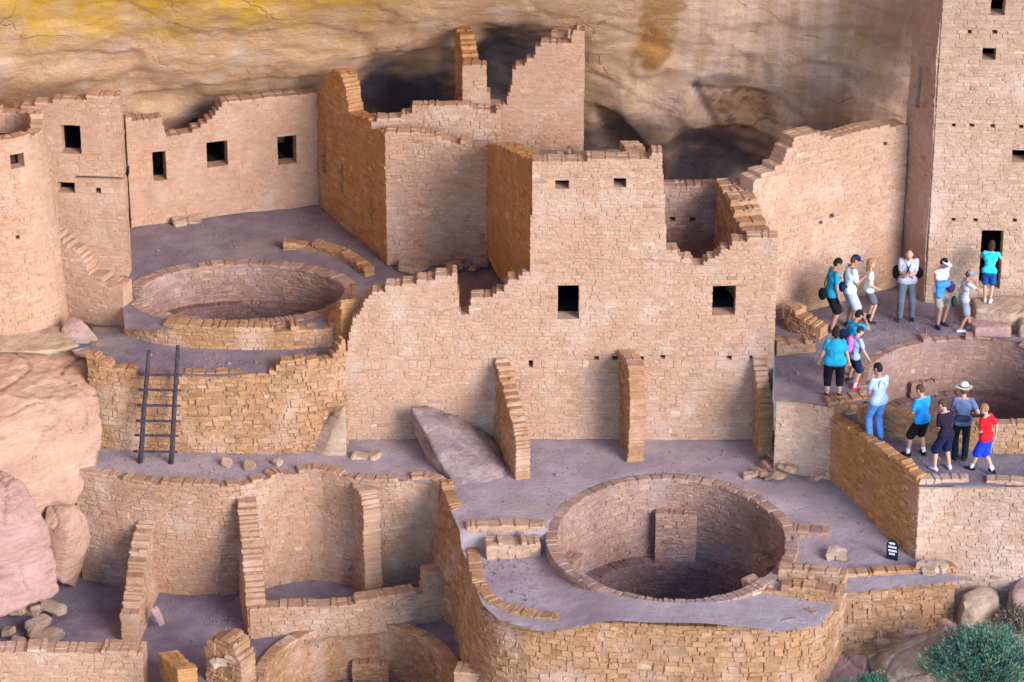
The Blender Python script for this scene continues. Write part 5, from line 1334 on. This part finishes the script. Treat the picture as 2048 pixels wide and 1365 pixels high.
p = person("bald man in pale shirt and grey trousers looking down at his hands", (1811, 640), Z_PLAZA, 1.82, 186, 5, 1.0, ((-.13, -.02, 0), (.13, .04, 0)), ("fold", "fold"), (38, 0), None, shirt=cloth("pale_grey_cotton", (.44, .43, .50)), sleeve=.7, lower=GREY, lower_len=1.96)
def _b(b):
    ell(b, p["wa"] - p["R"] * .23 - p["F"] * .06, .10, .10, .13); ell(b, p["wa"] + p["R"] * .25 - p["F"] * .06, .09, .10, .16)
    strap_loop(b, p, 1, -1, .014); strap_loop(b, p, -1, 1, .014)
held("camera_bag", "black camera bags crossed over the bald man's shoulders", "bag", p, _b, BLACKNYL)
p = person("woman in white vest and khaki shorts holding a blue jacket", (1879, 653), Z_PLAZA, 1.72, 150, 2, .98, ((-.10, .0, 0), (.10, .06, 0)), ("fold", "fold"), (28, -20), "black", shirt=WHITE, sleeve=0, lower=KHAKI, lower_len=.75, skin=SKIN_T, hat=("visor", (.66, .62, .70)), shoe=(.03, .025, .06))
def _b(b):
    c = p["wa"] + p["F"] * .22
    capsule(b, c + p["R"] * .20 + p["U"] * .05, c + p["R"] * .20 - p["U"] * .16, .10, .085, .7, p["F"]); capsule(b, c + p["R"] * .12, c + p["R"] * .17 - p["U"] * .22, .07, .06); capsule(b, c + p["R"] * .22 + p["U"] * .08, c + p["U"] * .06, .09)
    for v in b.verts: v.co += v.co.normalized() * .02 * noise.noise(v.co * 14)
held("jacket", "bundled bright blue jacket in the arms of the woman in white", "jacket", p, _b, cloth("sky_blue_nylon", (.05, .24, .68)))
def _b(b): ell(b, p["wa"] + p["F"] * .26 - p["R"] * .09 - p["U"] * .03, .11, .08, .14)
held("handbag", "dark purple bag held against the blue jacket", "bag", p, _b, cloth("purple_nylon", (.045, .025, .07)))
p = person("boy in grey cap and pale grey shirt carrying a green bag", (1928, 662), Z_PLAZA, 1.50, 75, 5, .92, ((-.07, .20, 0), (.08, -.16, 0)), ("down", "chin"), (18, 0), "brown", shirt=cloth("light_grey_cotton", (.44, .43, .50)), lower=cloth("grey_blue_cloth", (.25, .27, .33)), lower_len=.8, skin=SKIN_T, hat=("cap", (.20, .24, .30)), shoe=(.5, .5, .6))
def _b(b): ell(b, p["hip"] - p["F"] * .26 - p["U"] * .02, .10, .08, .16); strap_loop(b, p, 1, -1, .012)
held("shoulder_bag", "dark green bag behind the boy in the grey cap", "bag", p, _b, cloth("dark_green_nylon", (.025, .045, .035)))
person("girl in cyan top and blue shorts leaning into the tower doorway", (1975, 604), Z_PLAZA + .42, 1.52, 12, 34, .92, ((-.07, -.02, 0), (.07, -.06, 0)), ("forward", "forward"), (-5, 0), "dkbrown", .08, shirt=cloth("cyan_cotton", (.03, .55, .66)), sleeve=.35, lower=cloth("mid_blue_denim", (.015, .08, .30)), lower_len=.8, shoe=(.60, .60, .68))

# ================================================================== GRAVEL on the trodden floors
gm = MB(); rg = random.Random(21)
for (poly, z, n) in (([(260, 450), (640, 405), (760, 520), (560, 500), (280, 520)], Z_U, 240), ([(200, 880 + 30), (680, 905), (690, 940), (450, 955), (180, 935)], Z_T2, 420), ([(900, 890), (1530, 890), (1640, 960), (1780, 1090), (1600, 1060), (1400, 950), (1150, 960), (1080, 1040), (920, 1040)], Z_T2, 600),
                     ([(950, 1110), (1090, 1115), (1200, 1200), (1560, 1200), (1620, 1225), (1200, 1238), (1010, 1205)], Z_T2B, 300), ([(1560, 700), (1640, 690), (1730, 620), (2048, 650), (1900, 670), (1740, 700), (1660, 805), (1550, 800)], Z_PLAZA, 420),
                     ([(1700, 870), (1800, 905), (2048, 930), (2048, 955), (1840, 955)], Z_PATH, 160), ([(120, 1195), (480, 1200), (500, 1285), (900, 1270), (500, 1310), (0, 1300), (20, 1230)], Z_F, 520), ([(220, 735), (300, 700), (640, 700), (640, 720), (450, 745)], Z_STRIP, 200)):
    xs_ = [a for a, b in poly]; ys_ = [b for a, b in poly]; k = 0
    while k < n:
        a, b = rg.uniform(min(xs_), max(xs_)), rg.uniform(min(ys_), max(ys_))
        if not inside(poly, a, b): continue
        k += 1; p = onZ(a, b, z); r_ = rg.uniform(.008, .026) * (2.2 if rg.random() < .05 else 1); w = rg.uniform(0, 6.28)
        if z == Z_T2: p.z = t2z(p.x, p.y)
        c_, s_ = math.cos(w) * r_, math.sin(w) * r_; j = lambda: rg.uniform(.7, 1.2)
        q = [(p.x + c_ * j(), p.y + s_ * j()), (p.x - s_ * j(), p.y + c_ * j()), (p.x - c_ * j(), p.y - s_ * j()), (p.x + s_ * j(), p.y - c_ * j())]
        top = [(p.x + (x - p.x) * .6, p.y + (y - p.y) * .6, p.z + r_ * .8 * j()) for x, y in q]
        gm.hexa(top, [(x, y, p.z - .03) for x, y in q])
go = gm.build("gravel", GRIT); go["kind"] = "stuff"
